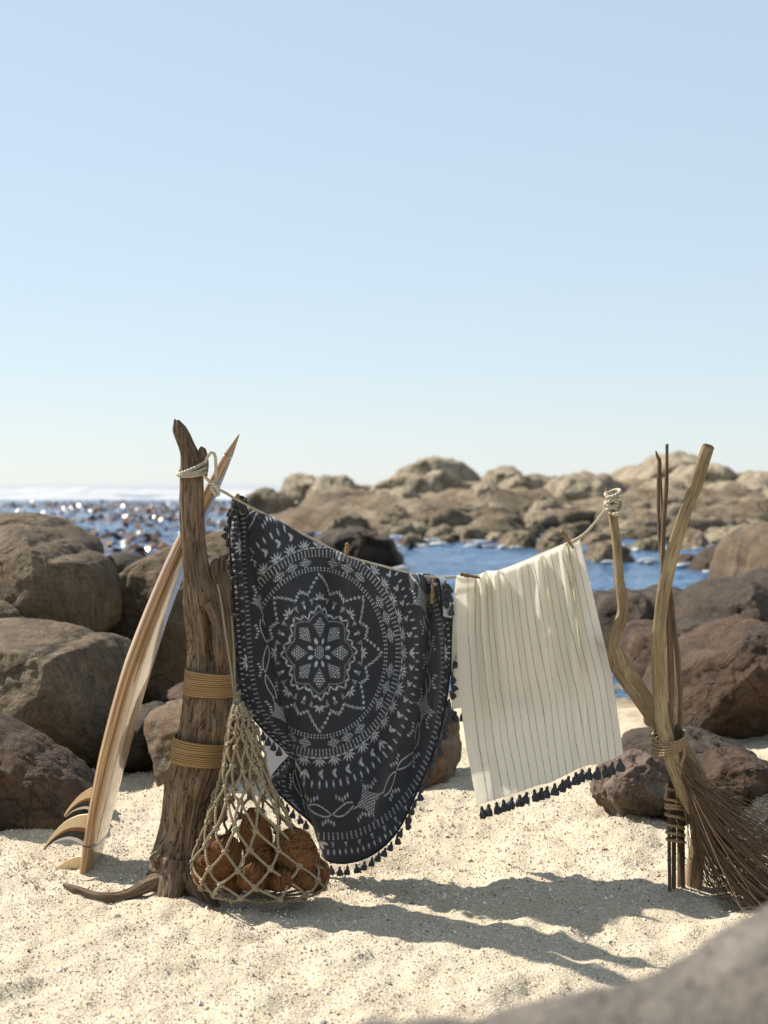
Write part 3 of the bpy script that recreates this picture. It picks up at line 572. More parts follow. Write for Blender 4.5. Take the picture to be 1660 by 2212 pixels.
p = np.array([[-.70, 5.0, .05], [-.80, 4.97, .035], [-.90, 4.95, .012], [-.99, 4.94, .004], [-1.07, 4.97, .012], [-1.13, 5.02, .012]]); p[:, 2] += ground(p[:, 0], p[:, 1])
V, Fc, U = tube(p, [.045, .028, .019, .017, .014, .006], n=120, ns=40, disp=wood_disp(15, .16)); obj('root', mesh_poly('root', V, Fc, U), M['trunk'], tr)
for k, (a, L) in enumerate([(2.4, .10), (-.7, .1), (1.0, .12), (-1.7, .09)]):
    c, s_ = math.cos(a), math.sin(a); b = np.array([-.735, 5.06, 0]); q = [b+np.array([c*.05, s_*.05, .1]), b+np.array([c*.1, s_*.1, .03]), b+np.array([c*(.1+L), s_*(.1+L), -.05])]
    V, Fc, U = tube(q, [.05, .045, .02], n=40, ns=32, disp=wood_disp(20+k, .2)); obj('root', mesh_poly('root', V, Fc, U), M['trunk'], tr)
# splinters at the broken ends
for (u, v, h, Yy) in [(379, 912, 16, 5.05), (384, 918, 20, 5.04), (391, 928, 14, 5.04), (399, 940, 10, 5.04), (466, 1216, 12, 5.04), (478, 1208, 16, 5.05), (487, 1214, 14, 5.06), (436, 968, 8, 5.03)]:
    p, r = pxr([(u+1, v+22, 10), (u, v, 8), (u-1, v-h*.5, 1.5)], Yy); V, Fc, U = tube(p, r, n=14, ns=8, disp=wood_disp(u, .3)); obj('splinter', mesh_poly('splinter', V, Fc, U), M['trunk'], tr)

# tan cord wraps
def wrap(v0l, v0r, v1l, v1r, ul0, ur0, ul1, ur1, n, label, seed):
    t = thing('cord_wrap', label, 'cord', 'tan cord bands round the trunk'); rg = np.random.default_rng(seed)
    for k in range(n):
        f = k/(n-1); vl = v0l+(v1l-v0l)*f; vr = v0r+(v1r-v0r)*f; ul = ul0+(ul1-ul0)*f-1.5; ur = ur0+(ur1-ur0)*f+1.5
        cx, cv, hw, sl = (ul+ur)/2, (vl+vr)/2, (ur-ul)/2*TY/FPX, -(vr-vl)/(ur-ul)
        c = np.array(P(cx, cv, TY)); a = np.linspace(0, 2*PI, 40); e = 2.4
        ca, sa = np.cos(a), np.sin(a); xx = np.sign(ca)*np.abs(ca)**(2/e)*hw; yy = np.sign(sa)*np.abs(sa)**(2/e)*hw*1.14
        jz = rg.normal()*.0006+.0008*np.sin(a*2+k)
        tube_obj('coil', np.stack([c[0]+xx, c[1]+.015+yy, c[2]+xx*sl+jz], 1), .0039, M['tanrope'], t, n=90, ns=8, caps=False)
    return t
wrap(1446, 1456, 1494, 1501, 403, 504, 399, 505, 11, 'upper band of tan cord coiled round the driftwood trunk', 1)
wrap(1590, 1606, 1638, 1651, 377, 493, 372, 488, 11, 'lower band of tan cord coiled round the driftwood trunk', 2)

# ------------------------------------------------------------------ surfboard
def surfboard():
    t = thing('surfboard', 'glossy timber surfboard leaning edge-on behind the driftwood trunk', 'surfboard')
    ctr = [(186, 1918), (203, 1830), (222, 1740), (247, 1630), (281, 1500), (316, 1390), (360, 1272), (412, 1150), (457, 1058), (490, 990), (517, 938)]
    path = smooth_path(np.array([list(P(u, v, np.interp(v, [938, 1140, 1918], [5.15, 5.24, 5.38]))) for u, v in ctr]), 260); T = np.gradient(path, axis=0); T /= np.linalg.norm(T, axis=1)[:, None]
    s = np.linspace(0, 1, 260)
    hw = .20*np.clip(np.interp(s, [0, .04, .15, .3, .5, .7, .85, .95, 1], [.42, .55, .78, .93, 1, .78, .46, .19, .01]), 0, 1)
    ht = .037*np.interp(s, [0, .05, .3, .5, .8, .95, 1], [.55, .7, 1, 1, .75, .42, .06])
    al = math.radians(2.4); Nn = np.stack([T[:, 2], 0*s, -T[:, 0]], 1)      # deck side, to the right
    Wd = np.array([math.sin(al), math.cos(al), 0]); Nn = Nn-Wd*(Nn@Wd)[:, None]; Nn /= np.linalg.norm(Nn, axis=1)[:, None]
    a = np.linspace(0, 2*PI, 96, endpoint=False); ca, sa = np.cos(a), np.sin(a); e = 2.6
    cx = np.sign(ca)*np.abs(ca)**(2/e); cy = np.sign(sa)*np.abs(sa)**(2/e)
    def seg(i0, i1, name, mat, k=1.0):
        ii = np.arange(i0, i1); V = path[ii][:, None]+Wd[None, None]*(hw[ii][:, None]*cx[None]*k)[..., None]+Nn[ii][:, None]*(ht[ii][:, None]*cy[None]*k)[..., None]
        UV = np.stack([np.broadcast_to(a/(2*PI), V.shape[:2]), np.broadcast_to((s[ii]*1.9)[:, None], V.shape[:2])], -1).reshape(-1, 2); n = len(ii)
        V = V.reshape(-1, 3); Fc = grid_faces(n, 96, True); kk = len(V); V = np.vstack([V, path[i0], path[i1-1]]); UV = np.vstack([UV, [0, 0], [0, 0]]); j = np.arange(96); j2 = (j+1) % 96; ee = (n-1)*96
        Fc = np.vstack([Fc, np.stack([j2, j, np.full(96, kk), np.full(96, kk)], 1), np.stack([ee+j, ee+j2, np.full(96, kk+1), np.full(96, kk+1)], 1)])
        return obj(name, mesh_poly(name, V, Fc, UV), mat, t)
    seg(29, 247, 'board', M['board']); seg(0, 29, 'tail_block', M['boardend'], 1.004); seg(246, 260, 'nose_block', M['boardend'], 1.01)
    # dark inlay line along the near rail on the deck side
    ii = np.arange(30, 246); k = int(96*.56); lp = path[ii]+Wd*(hw[ii]*np.cos(2.25)*1.0)[:, None]*1.0+Nn[ii]*(ht[ii]*abs(np.sin(2.25))**(2/e)*1.01)[:, None]
    tube_obj('inlay_line', lp[::6], .0022, M['fincork'], t, n=200, ns=6)
    # fins on the underside (to the left)
    def fin(i, off, cant):
        base = path[i]-Nn[i]*ht[i]*.6+Wd*off; d = -Nn[i]; f = T[i]      # f points to the nose
        d = d*math.cos(cant)+Wd*math.sin(cant); d /= np.linalg.norm(d)
        ft = thing_child('fin', t)
        q = np.linspace(0, 1, 18)[:, None]; wv = np.cross(d, f)
        def cur(pts): c_ = smooth_path(np.array([[a_, b_, 0] for a_, b_ in pts], float), 18); return base+d*c_[:, :1]+f*c_[:, 1:2]
        Ld = cur([(0, .062), (.045, .046), (.09, .008), (.125, -.052), (.142, -.098)]); Tr = cur([(0, -.058), (.03, -.046), (.065, -.046), (.105, -.068), (.136, -.104)])
        def strip(name, w0, w1, mat, th):
            a_ = Ld*(1-w0)+Tr*w0; b_ = Ld*(1-w1)+Tr*w1; o_ = wv*th*(1-.75*q); V = np.concatenate([a_+o_, b_+o_, b_-o_, a_-o_]); n = 18; Fc = []
            for r_ in range(4):
                for m_ in range(n-1): a0 = r_*n+m_; b0 = ((r_+1) % 4)*n+m_; Fc.append([a0, b0, b0+1, a0+1])
            Fc += [[0, 3*n, 2*n, n], [n-1, 2*n-1, 3*n-1, 4*n-1]]
            return obj(name, mesh_np(name, V, np.array(Fc), None, False), mat, ft)
        strip('bamboo_panel', 0, .46, M['finwood'], .0048); strip('cork_strip', .46, .60, M['fincork'], .0050); strip('black_panel', .60, .90, M['finblack'], .0048); strip('clear_edge', .90, 1.06, M['finclear'], .0040)
    fin(36, -.10, -.12); fin(45, .10, .12); fin(10, -.03, 0)
def thing_child(name, par): return obj(name, None, parent=par)
surfboard()

# ------------------------------------------------------------------ clothesline
LINE = [(463, 1052), (490, 1066), (517, 1082), (600, 1126), (680, 1166), (745, 1200), (830, 1224), (905, 1243), (950, 1247), (985, 1246), (1035, 1243), (1100, 1226), (1170, 1197), (1250, 1162), (1285, 1130), (1309, 1100)]
def lineY(u): return float(np.interp(u, [440, 520, 700, 1100, 1260, 1320], [5.02, 5.34, 5.43, 5.39, 5.06, 5.03]))
cl = thing('clothesline', 'cream cotton rope clothesline strung from trunk to forked branch', 'rope')
tube_obj('line', [P(u, v, lineY(u)) for u, v in LINE], .0052, M['cotton'], cl, n=260, ns=10)
def ring(cx, cv, Y, rx, ry, tilt, rad=.0055, ph=0, y0=0, lift=0):
    c = np.array(P(cx, cv, Y)); a = np.linspace(0, 2*PI, 36)+ph
    return np.stack([c[0]+rx*np.cos(a), c[1]+y0+ry*np.sin(a), c[2]+tilt*np.cos(a)+lift*np.sin(a)], 1)
for (cv, tl, rx, lf) in [(1008, .022, .051, .012), (1014, .012, .052, .016), (1021, .004, .051, .012)]:
    tube_obj('trunk_loop', ring(416, cv, 5.06, rx, .058, tl, lift=lf), .0062, M['cotton'], cl, n=110, ns=10, caps=False)
lo = [(443, 1000, 5.0), (450, 985, 5.0), (458, 977, 5.0), (465, 985, 5.0), (467, 1010, 5.0), (466, 1040, 5.0), (462, 1050, 5.0)]
tube_obj('tail_loop', [P(*a) for a in lo], .0056, M['cotton'], cl, n=70, ns=10)
tube_obj('tail_loop', [P(*a) for a in [(440, 1028, 5.0), (447, 1034, 5.0), (456, 1044, 5.0), (464, 1052, 5.0)]], .0056, M['cotton'], cl, n=40, ns=10)
for (cv, tl, rx) in [(1040, .004, .011), (1047, -.005, .013), (1054, .006, .012)]:
    tube_obj('knot', ring(464, cv, 5.0, rx, .011, tl), .0056, M['cotton'], cl, n=50, ns=10, caps=False)
tube_obj('knot', [P(*a) for a in [(457, 1050, 4.99), (462, 1062, 4.985), (468, 1070, 4.99), (473, 1066, 4.99), (470, 1056, 4.985), (463, 1048, 4.98), (459, 1042, 4.985)]], .0056, M['cotton'], cl, n=60, ns=10)
for (cv, tl, rx, lf) in [(1066, .010, .024, .008), (1075, -.012, .027, .010), (1083, .012, .027, -.008), (1091, -.009, .028, .010), (1099, .010, .025, -.01), (1106, -.004, .022, .006)]:
    tube_obj('branch_wrap', ring(1325, cv, 5.04, rx, .026, tl, lift=lf), .0066, M['cotton'], cl, n=70, ns=10, caps=False)
tube_obj('branch_wrap', [P(*a) for a in [(1338, 1070, 5.01), (1346, 1082, 5.01), (1346, 1096, 5.01), (1336, 1108, 5.0), (1324, 1112, 5.0)]], .0066, M['cotton'], cl, n=50, ns=10)

# ------------------------------------------------------------------ pegs
def peg(u0, v0, u1, v1, Y, label):
    a, b = np.array(P(u0, v0, Y)), np.array(P(u1, v1, Y)); L = np.linalg.norm(b-a); d = (b-a)/L
    t = thing('clothes_peg', label, 'peg', 'wooden clothes pegs on the line')
    prof = [(0, .001), (.02, .0055), (.07, .0078), (.12, .0078), (.16, .0058), (.19, .0056), (.25, .0080), (.45, .0086)]
    V, Fc, U = tube([a+d*L*x for x, _ in prof], [r_ for _, r_ in prof], n=40, ns=14); obj('head', mesh_poly('peg_head', V, Fc, U), M['peg'], t)
    sd = np.cross(d, [0, 1, 0]); sd = np.array([0, 1., 0])
    for sgn in (-1, 1):
        V, Fc, U = tube([a+d*L*.44+sd*sgn*.0042, a+d*L*.7+sd*sgn*.0062, a+d*L+sd*sgn*.0085], [.0052, .0054, .0034], n=16, ns=10); obj('prong', mesh_poly('peg_prong', V, Fc, U), M['peg'], t)
peg(513, 1066, 521, 1112, 5.345, 'wooden peg at the highest corner of the round towel')
peg(751, 1172, 746, 1216, 5.385, 'wooden peg standing at the middle of the round towel')
peg(933, 1305, 936, 1250, 5.35, 'upside down wooden peg at the right end of the round towel')
peg(1213, 1145, 1239, 1184, 5.045, 'tilted wooden peg at the raised corner of the cream towel')
peg(994, 1240, 1038, 1248, 5.335, 'wooden peg lying flat along the left top of the cream towel')

# ------------------------------------------------------------------ tassel
def tassel_mesh():
    parts = [tube([(0, 0, .004), (0, 0, 0), (0, 0, -.005), (0, 0, -.009)], [.002, .0045, .005, .0036], n=10, ns=10)]
    for k in range(14):
        a = k*2.4; q = (k+.5)/14; rr = .0118*math.sqrt(q); x, y = math.cos(a), math.sin(a)
        parts.append(tube([(x*.0022, y*.0022, -.007), (x*rr*.8, y*rr*.8, -.016), (x*rr, y*rr, -.028-.003*random.random())], [.0024, .0032, .0028], n=5, ns=5))
    V, Fc, U = join(parts); me = mesh_poly('tassel', V, Fc, U); me.materials.append(M['tassel']); return me
TM = [tassel_mesh() for _ in range(3)]
def put_tassel(par, pos, lean=0.0, sc=1.0, k=0):
    o = obj('tassel', TM[k % 3], None, par, pos); o.rotation_euler = (random.uniform(-.15, .15), lean+random.uniform(-.12, .12), random.uniform(0, 6)); o.scale = (sc,)*3; return o
def along(pts, step):
    p = smooth_path(np.array([[a, b, 0] for a, b in pts], float), 400); L = np.concatenate([[0], np.cumsum(np.linalg.norm(np.diff(p, axis=0), axis=1))])
    n = max(2, int(L[-1]/step)); s = (np.arange(n)+.5)*L[-1]/n; return np.stack([np.interp(s, L, p[:, 0]), np.interp(s, L, p[:, 1])], 1)

# ------------------------------------------------------------------ printed pattern of the round towel (p, q in units of its radius)
def pattern(p, q):
    rho = np.hypot(p, q); th = np.arctan2(q, p); m = np.zeros_like(p)
    def on(c): nonlocal m; m = np.maximum(m, c.astype(float))
    def soft(d, w=.0022): return np.clip(.5-d/w*.5, 0, 1)
    def add(v): nonlocal m; m = np.maximum(m, v)
    def sec(n, off=0.0):      # angle inside a sector, arc offset; sector index
        a = th/(2*PI)*n+off; k = np.floor(a+.5); fa = (a-k)*2*PI/n; return fa, k
    def ell(x, y, cx, cy, ang, a, b): c, s_ = np.cos(ang), np.sin(ang); dx, dy = x-cx, y-cy; X, Y = dx*c+dy*s_, -dx*s_+dy*c; return (np.sqrt((X/a)**2+(Y/b)**2)-1)*min(a, b)
    def dots_xy(x, y, sp, r): fx = x-np.round(x/sp)*sp; k = np.round(x/sp); yo = y+(k % 2)*sp*.5; fy = yo-np.round(yo/sp)*sp; return np.hypot(fx, fy)-r
    def band(r0, r1, rows, n, dr, off=0.0):
        fa, _ = sec(n, off); b = (rho-r0)/(r1-r0)*rows; kb = np.clip(np.floor(b), 0, rows-1); fb = (b-kb-.5)*(r1-r0)/rows
        add(soft(np.hypot(fa*rho, fb)-dr))
    def loc(n, off=0.0): fa, k = sec(n, off); return rho*np.cos(fa), rho*np.sin(fa), k      # x outward, y tangential
    def leaf5(x, y, cx, L, wd, spread, n=5, back=False):
        for j in range(n):
            an = (j-(n-1)/2)*spread; add(soft(ell(x, y, cx+math.cos(an)*L*.62, math.sin(an)*L*.62, an, L*.42, wd)))
    Dd = .0042
    # centre flower and kites
    add(np.where(rho < .034, soft(dots_xy(p, q, .0130, .0042)), 0))
    x, y, k = loc(8, .5); add(soft(ell(x, y, .058, 0, 0, .015, .0085)))
    x, y, k = loc(8); a = np.where(x < .132, (x-.072)/.060, (.168-x)/.036); inside = np.abs(y) < .034*a
    add(np.where(inside & (a > 0), soft(dots_xy(x-.07, y, .0130, .0044)), 0)); add(np.where(a > -.05, soft(np.abs(np.abs(y)-.036*a)-.0012), 0)*.3)
    fa, k = sec(8); st = .196-(.196-.158)*(1-np.abs(1-np.abs(fa)/(PI/8)))
    d = np.abs(rho-st); add(np.where(np.sin(th*150) > -.2, soft(d-.0030), 0)*.7)
    f2, k2 = sec(56); x2 = rho-(st+.022); y2 = f2*rho; sg = np.where(k2 % 2 == 0, 1, -1)
    add(soft(ell(x2, y2, 0, 0, .75*sg, .0150, .0044)))
    # small motifs
    x, y, k = loc(32); tri = (np.abs(y) < (x-.228)*.42) & (x < .262); add(np.where(tri & (k % 4 != 0), soft(dots_xy(x, y, .0115, .0041)), 0))
    x, y, k = loc(8, .5); add(soft(ell(x, y, .232, 0, 0, .010, .006))); x, y, k = loc(8); leaf5(x, y, .252, .032, .0044, .72)
    # large star of slanted dashes
    fa, k = sec(8); af = np.abs(fa)/(PI/8); st = np.where(af < .62, .372-(.372-.282)*af/.62, .282+.03*(af-.62)/.38)
    f3, k3 = sec(120); yy = f3*rho; xx = rho-st; add(soft(ell(xx, yy, 0, 0, .7, .0135, .0044))*.9)
    # ring bands
    band(.385, .409, 2, 130, Dd*.85)
    x, y, k = loc(32); al_ = np.abs(y)/.040+np.abs(x-.432)/.024; kk = (k % 4) != 0; add(np.where((al_ < 1) & kk, soft(dots_xy(x, y, .0125, .0043)), 0)); add(np.where(kk, soft((np.abs(al_-1)-.03)*.02), 0)*.25)
    band(.455, .490, 4, 140, Dd*.72)
    f4, k4 = sec(80); add(soft(ell(rho-.498, f4*rho, 0, 0, PI/2, .0150, .0040)))
    x, y, k = loc(36); leaf5(x, y, .500, .040, .0038, .50)
    # chevrons and three-leaf sprays
    x, y, k = loc(44); c5 = k % 6 == 0
    ch = np.minimum(ell(x, y, .585, .009, .55, .020, .0075), ell(x, y, .571, .009, -.75+PI/2*0, .018, .0075)); add(np.where(~c5, soft(ch), 0)*.85)
    for an in (-.55, 0, .55): add(np.where(c5, soft(ell(x, y, .560+.026*math.cos(an), .026*math.sin(an), an, .024, .0060)), 0))
    f5, k5 = sec(92); add(soft(ell(rho-.632, f5*rho, 0, 0, 0, .0175, .0050))*.9)
    # wide band: dotted four-point stars, dotted lens chains, little arcs of dashes
    x, y, k = loc(8, .5); X = x-.765; d4 = np.sqrt(np.abs(X)/.095)+np.sqrt(np.abs(y)/.095); add(np.where(d4 < 1.16, soft(dots_xy(X, y, .0130, .0044)), 0))
    f6, k6 = sec(32); y6 = f6*.765; xl = rho-.765-.018*np.sin(th*16); hl = PI/32*.765*.95; w6 = .024*(1-(y6/hl)**2)
    nost = np.abs(((th/(2*PI)*8+.5)+.5) % 1-.5) > .15
    lat = np.abs(y6)/.0092; lat = np.abs(lat-np.round(lat))*.0092
    add(np.where(nost & (np.abs(y6) < hl), soft(np.hypot(np.abs(np.abs(xl)-w6), lat)-.0040), 0))
    for rc, sgn in ((.700, 1), (.828, -1)):
        x, y, k = loc(24, .25 if sgn > 0 else .75); 
        for j in range(5):
            t_ = (j-2)*.017; add(soft(ell(x, y, rc+sgn*(.016-abs(j-2)*.009), t_, 0, .011, .0048))*.85)
    band(.872, .912, 4, 200, Dd*.72)
    x, y, k = loc(72); tri = (np.abs(y) < (.951-x)*.36) & (x > .922); c8 = k % 9 == 0; add(np.where(tri & ~c8, soft(dots_xy(x, y, .0105, .0040)), 0))
    x, y, k = loc(8); 
    for j in range(-2, 3): an = j*.62; add(soft(ell(x, y, .918+.026*math.cos(an), .034*math.sin(an), an, .020, .0068)))
    f7, k7 = sec(170); add(soft(ell(rho-.972, f7*rho, 0, 0, 0, .0125, .0046))*.95)
    return m

# ------------------------------------------------------------------ round towel
def bez(pts, n): return smooth_path(np.array([[a, b, 0] for a, b in pts], float), n)[:, :2]
def sheet(name, UVp, Yd, mat, par, col=None, thick=.004, uv=None, flip=False):
    """UVp: (nr,nc,2) photo-unit positions, Yd: (nr,nc) distance -> mesh"""
    nr, nc = UVp.shape[:2]; X = (UVp[..., 0]-830)/FPX*Yd; Z = CZ-(UVp[..., 1]-HV)/FPX*Yd
    V = np.stack([X, Yd, Z], -1).reshape(-1, 3); Fc = grid_faces(nr, nc); Fc = Fc[:, ::-1] if flip else Fc
    o = obj(name, mesh_np(name, V, Fc, uv, True, col), mat, par)
    if thick: md = o.modifiers.new('thickness', 'SOLIDIFY'); md.thickness = thick; md.offset = -1
    return o
def gauss(x, w): return np.exp(-(x/w)**2)
def step(x, w): return 1/(1+np.exp(-x/w))
RT = thing('round_towel', 'round charcoal towel with white mandala print and tassels hanging on the line', 'towel')
def towel_main():
    nc, nr = 540, 640; s = np.linspace(0, 1, nc); t = np.linspace(0, 1, nr)
    top = bez([(530, 1090), (560, 1104), (600, 1125), (650, 1151), (700, 1180), (728, 1190), (745, 1200), (760, 1207), (830, 1226), (890, 1241), (905, 1241), (925, 1241), (945, 1246), (956, 1250)], nc)
    bot = bez([(697, 1848), (712, 1860), (740, 1864), (775, 1858), (805, 1845), (835, 1822), (862, 1790), (885, 1745), (905, 1700), (925, 1655), (942, 1610), (956, 1560), (966, 1500), (973, 1440), (976, 1390), (974, 1340), (968, 1300), (962, 1272)], nc)
    # slow the columns over the bottom curve so they hang fairly straight
    T = t[:, None, None]; G = top[None]*(1-T)+bot[None]*T
    bow = (1-s)**3*-16; G[..., 0] += bow[None]*np.sin(t*PI)[:, None]
    U, Vv = G[..., 0], G[..., 1]
    dx, dy = U-690, 1410-Vv
    # pattern coordinates
    e = np.hypot(dx/182, dy/228); ang = np.arctan2(dy/228, dx/182)
    a_k = np.radians([-180, -140, -110, -90, -75, -60, -45, -30, -15, 0, 15, 30, 60, 90, 180]); eo = [1.9, 1.92, 1.92, 1.93, 1.98, 1.95, 1.86, 1.72, 1.62, 1.575, 1.575, 1.62, 1.9, 1.95, 1.9]
    E = np.interp(ang, a_k, eo); rp = np.where(e < 1, .5*e, .5+.5*(e-1)/(E-1)); pp, pq = rp*np.cos(ang), rp*np.sin(ang)
    col = pattern(pp.ravel(), pq.ravel()); nzq = np.stack([pp.ravel()*90, pq.ravel()*90, 0*pp.ravel()], 1); col = col*np.clip(.78+.7*noise(nzq), .25, 1)
    # hang and folds (metres, + is away from the camera)
    Y = np.interp(U, [500, 560, 700, 960], [5.355, 5.38, 5.405, 5.39])
    Y = Y-.012*np.sin(t*PI)[:, None]
    def fold(pts, amp, w, st=0.0):
        amp *= 1.6; st *= 1.6
        q = np.array(pts, float); uu = np.interp(Vv, q[:, 1], q[:, 0]); fade = np.clip((Vv-q[0, 1]+25)/40, 0, 1)*np.clip((q[-1, 1]-Vv)/90+.3, 0, 1)
        return fade*(amp*gauss(U-uu, w)+st*step(U-uu, w*.35))
    Y += fold([(905, 1240), (898, 1330), (880, 1450), (850, 1580), (800, 1760)], -.035, 17, .014)
    Y += fold([(925, 1245), (930, 1330), (922, 1450), (905, 1560), (880, 1700)], .032, 12)
    Y += fold([(940, 1250), (948, 1330), (945, 1450), (930, 1580)], -.026, 9, .01)
    Y += fold([(745, 1195), (742, 1260), (738, 1360), (735, 1500)], -.022, 16, .012)
    Y += fold([(722, 1190), (712, 1250), (700, 1330), (690, 1450)], .014, 13)
    Y += fold([(600, 1125), (650, 1300), (700, 1500), (760, 1800)], -.012, 50)
    Y += fold([(560, 1110), (610, 1300), (655, 1550), (700, 1850)], -.022, 30)
    Y += fold([(640, 1150), (780, 1420), (830, 1640), (850, 1800)], .016, 45)
    q = np.stack([U.ravel()/90, Vv.ravel()/260, 0*U.ravel()], 1); Y += .012*fbm(q, 3).reshape(U.shape)
    cr = np.clip(1-s*nc/16, 0, 1)[None]; Y = Y+.03*cr**2                               # crease rolls back
    hem = np.clip(1-t*nr/9, 0, 1)[:, None]; Y = Y+.014*hem**2; G[..., 1] += 0
    sheet('front_drape', np.stack([U, Vv], -1), Y, M['charcoal'], RT, col)
    bp = bot; by = Y[-1]; tr_ = np.array([list(P(bp[i, 0], bp[i, 1], by[i]-.002)) for i in range(0, nc, 8)]); tube_obj('braid_edge', tr_, .0048, M['braid'], RT, n=160, ns=8)
    L = np.concatenate([[0], np.cumsum(np.hypot(*np.diff(bot, axis=0).T))]); n = int(L[-1]/17.5)
    for j in range(n):
        i = int(np.interp((j+.4)*L[-1]/n, L, np.arange(nc))); i2 = min(i+4, nc-1); tx, ty = bot[i2]-bot[max(i-4, 0)]
        on_ = math.atan2(tx, ty) if True else 0; sideways = np.clip(-ty/(math.hypot(tx, ty)+1e-6), 0, 1)
        pos = P(bot[i, 0]+6*sideways, bot[i, 1]+7*(1-sideways)+3, by[i]); put_tassel(RT, pos, -.5*sideways, 1.05, j)
towel_main()
def towel_left():      # pleat on the left, with the towel's own edge
    nc, nr = 120, 420; s = np.linspace(0, 1, nc); t = np.linspace(0, 1, nr)
    lf = bez([(503, 1092), (499, 1130), (498, 1180), (502, 1240), (507, 1320), (512, 1400), (519, 1470), (535, 1530), (560, 1565), (590, 1595), (612, 1615), (626, 1632)], nr)
    rt = bez([(528, 1086), (545, 1130), (556, 1180), (567, 1250), (584, 1330), (600, 1400), (615, 1470), (628, 1530), (634, 1570), (640, 1600), (643, 1625), (645, 1650)], nr)
    G = lf[:, None]*(1-s[None, :, None])+rt[:, None]*s[None, :, None]; U, Vv = G[..., 0], G[..., 1]
    wpx = np.hypot(*(rt-lf).T)[:, None]; rp = 1-np.minimum(s[None]*wpx/260, .5); th = np.radians(118+105*t)[:, None]+0*rp
    col = pattern((rp*np.cos(th)).ravel(), (rp*np.sin(th)).ravel())*.9
    Y = 5.385+.0*U+.022*s[None]**2-.018*np.sin(s*PI*1.0)[None]+.014*np.sin(t*9)[:, None]*(1-s)[None]*.5
    Y += .010*gauss(s-.42, .1)[None]*np.clip(1-t*2, 0, 1)[:, None]*3-.012*gauss(s-.2, .12)[None]*np.clip(1-t*2, 0, 1)[:, None]*3
    sheet('side_pleat', G, Y, M['charcoal'], RT, col)
    tube_obj('braid_edge', [list(P(lf[i, 0], lf[i, 1], Y[i, 0]-.002)) for i in range(0, nr, 8)], .0048, M['braid'], RT, n=160, ns=8)
    pts = along([tuple(a) for a in lf[::20]], 15.5)
    for j, (u, v) in enumerate(pts):
        low = v > 1530; put_tassel(RT, P(u-(0 if low else 5), v+(8 if low else 2), 5.375), .0 if low else .75, 1.0, j)
    for (u, v, ln) in [(503, 1080, .4), (512, 1074, -.3), (533, 1078, -.9), (528, 1086, -.6), (510, 1092, .5), (505, 1102, .5), (514, 1088, .1)]: put_tassel(RT, P(u, v, 5.345), ln, 1.1)
    # gathered corner pinched by the peg
    q = [(508, 1104), (507, 1088), (515, 1078), (526, 1080), (532, 1092)]
    V, Fc, U_ = tube([P(u, v, 5.365) for u, v in q], [.010, .014, .015, .013, .008], n=30, ns=14, disp=wood_disp(3, .15)); obj('pinched_corner', mesh_poly('pinched_corner', V, Fc, U_), M['braid'], RT)
towel_left()
def towel_under():     # the fold that turns under at lower left
    nc, nr = 90, 120; s = np.linspace(0, 1, nc); t = np.linspace(0, 1, nr)
    lf = bez([(628, 1632), (606, 1655), (588, 1680), (590, 1698), (612, 1722), (640, 1748), (668, 1772), (690, 1800)], nr)
    rt = bez([(643, 1640), (650, 1665), (660, 1700), (668, 1730), (676, 1760), (684, 1785), (690, 1810), (696, 1835)], nr)
    G = lf[:, None]*(1-s[None, :, None])+rt[:, None]*s[None, :, None]; th = np.radians(205+32*t)[:, None]+0*s[None]; rp = 1-s[None]*.32+0*th
    col = pattern((rp*np.cos(th)).ravel(), (rp*np.sin(th)).ravel())*.85
    Y = 5.425+.02*s[None]+.008*np.sin(t*7)[:, None]; sheet('under_fold', G, Y+0*rp, M['charcoal'], RT, col)
    tube_obj('braid_edge', [list(P(lf[i, 0], lf[i, 1], Y[i, 0]-.003)) for i in range(0, nr, 6)], .0048, M['braid'], RT, n=80, ns=8)
    for j, (u, v) in enumerate(along([(590, 1698), (612, 1722), (640, 1748), (668, 1772)], 16)): put_tassel(RT, P(u, v+8, 5.42), 0, 1, j)
    for j, (u, v) in enumerate(along([(628, 1634), (606, 1657), (588, 1682)], 9)): put_tassel(RT, P(u, v+3, 5.405), .4, 1.05, j)
towel_under()
def towel_back():      # white terry underside of the part hanging behind the line
    nc, nr = 90, 90; s = np.linspace(0, 1, nc); t = np.linspace(0, 1, nr)
    top = bez([(522, 1088), (600, 1127), (700, 1181), (745, 1202), (830, 1228), (905, 1245), (956, 1254)], nc); bot = bez([(580, 1692), (600, 1690), (660, 1640), (740, 1560), (830, 1480), (900, 1420), (962, 1380)], nc)
    G = top[None]*(1-t[:, None, None])+bot[None]*t[:, None, None]; G[..., 0] += (-6*np.sin(t*PI))[:, None]*(1-s)[None]
    Y = 5.43+.10*np.clip(t*4, 0, 1)[:, None]+.03*t[:, None]+.015*np.sin(s*9)[None]*t[:, None]; sheet('white_reverse', G, Y, M['terry'], RT, np.zeros(nc*nr), .004)
towel_back()
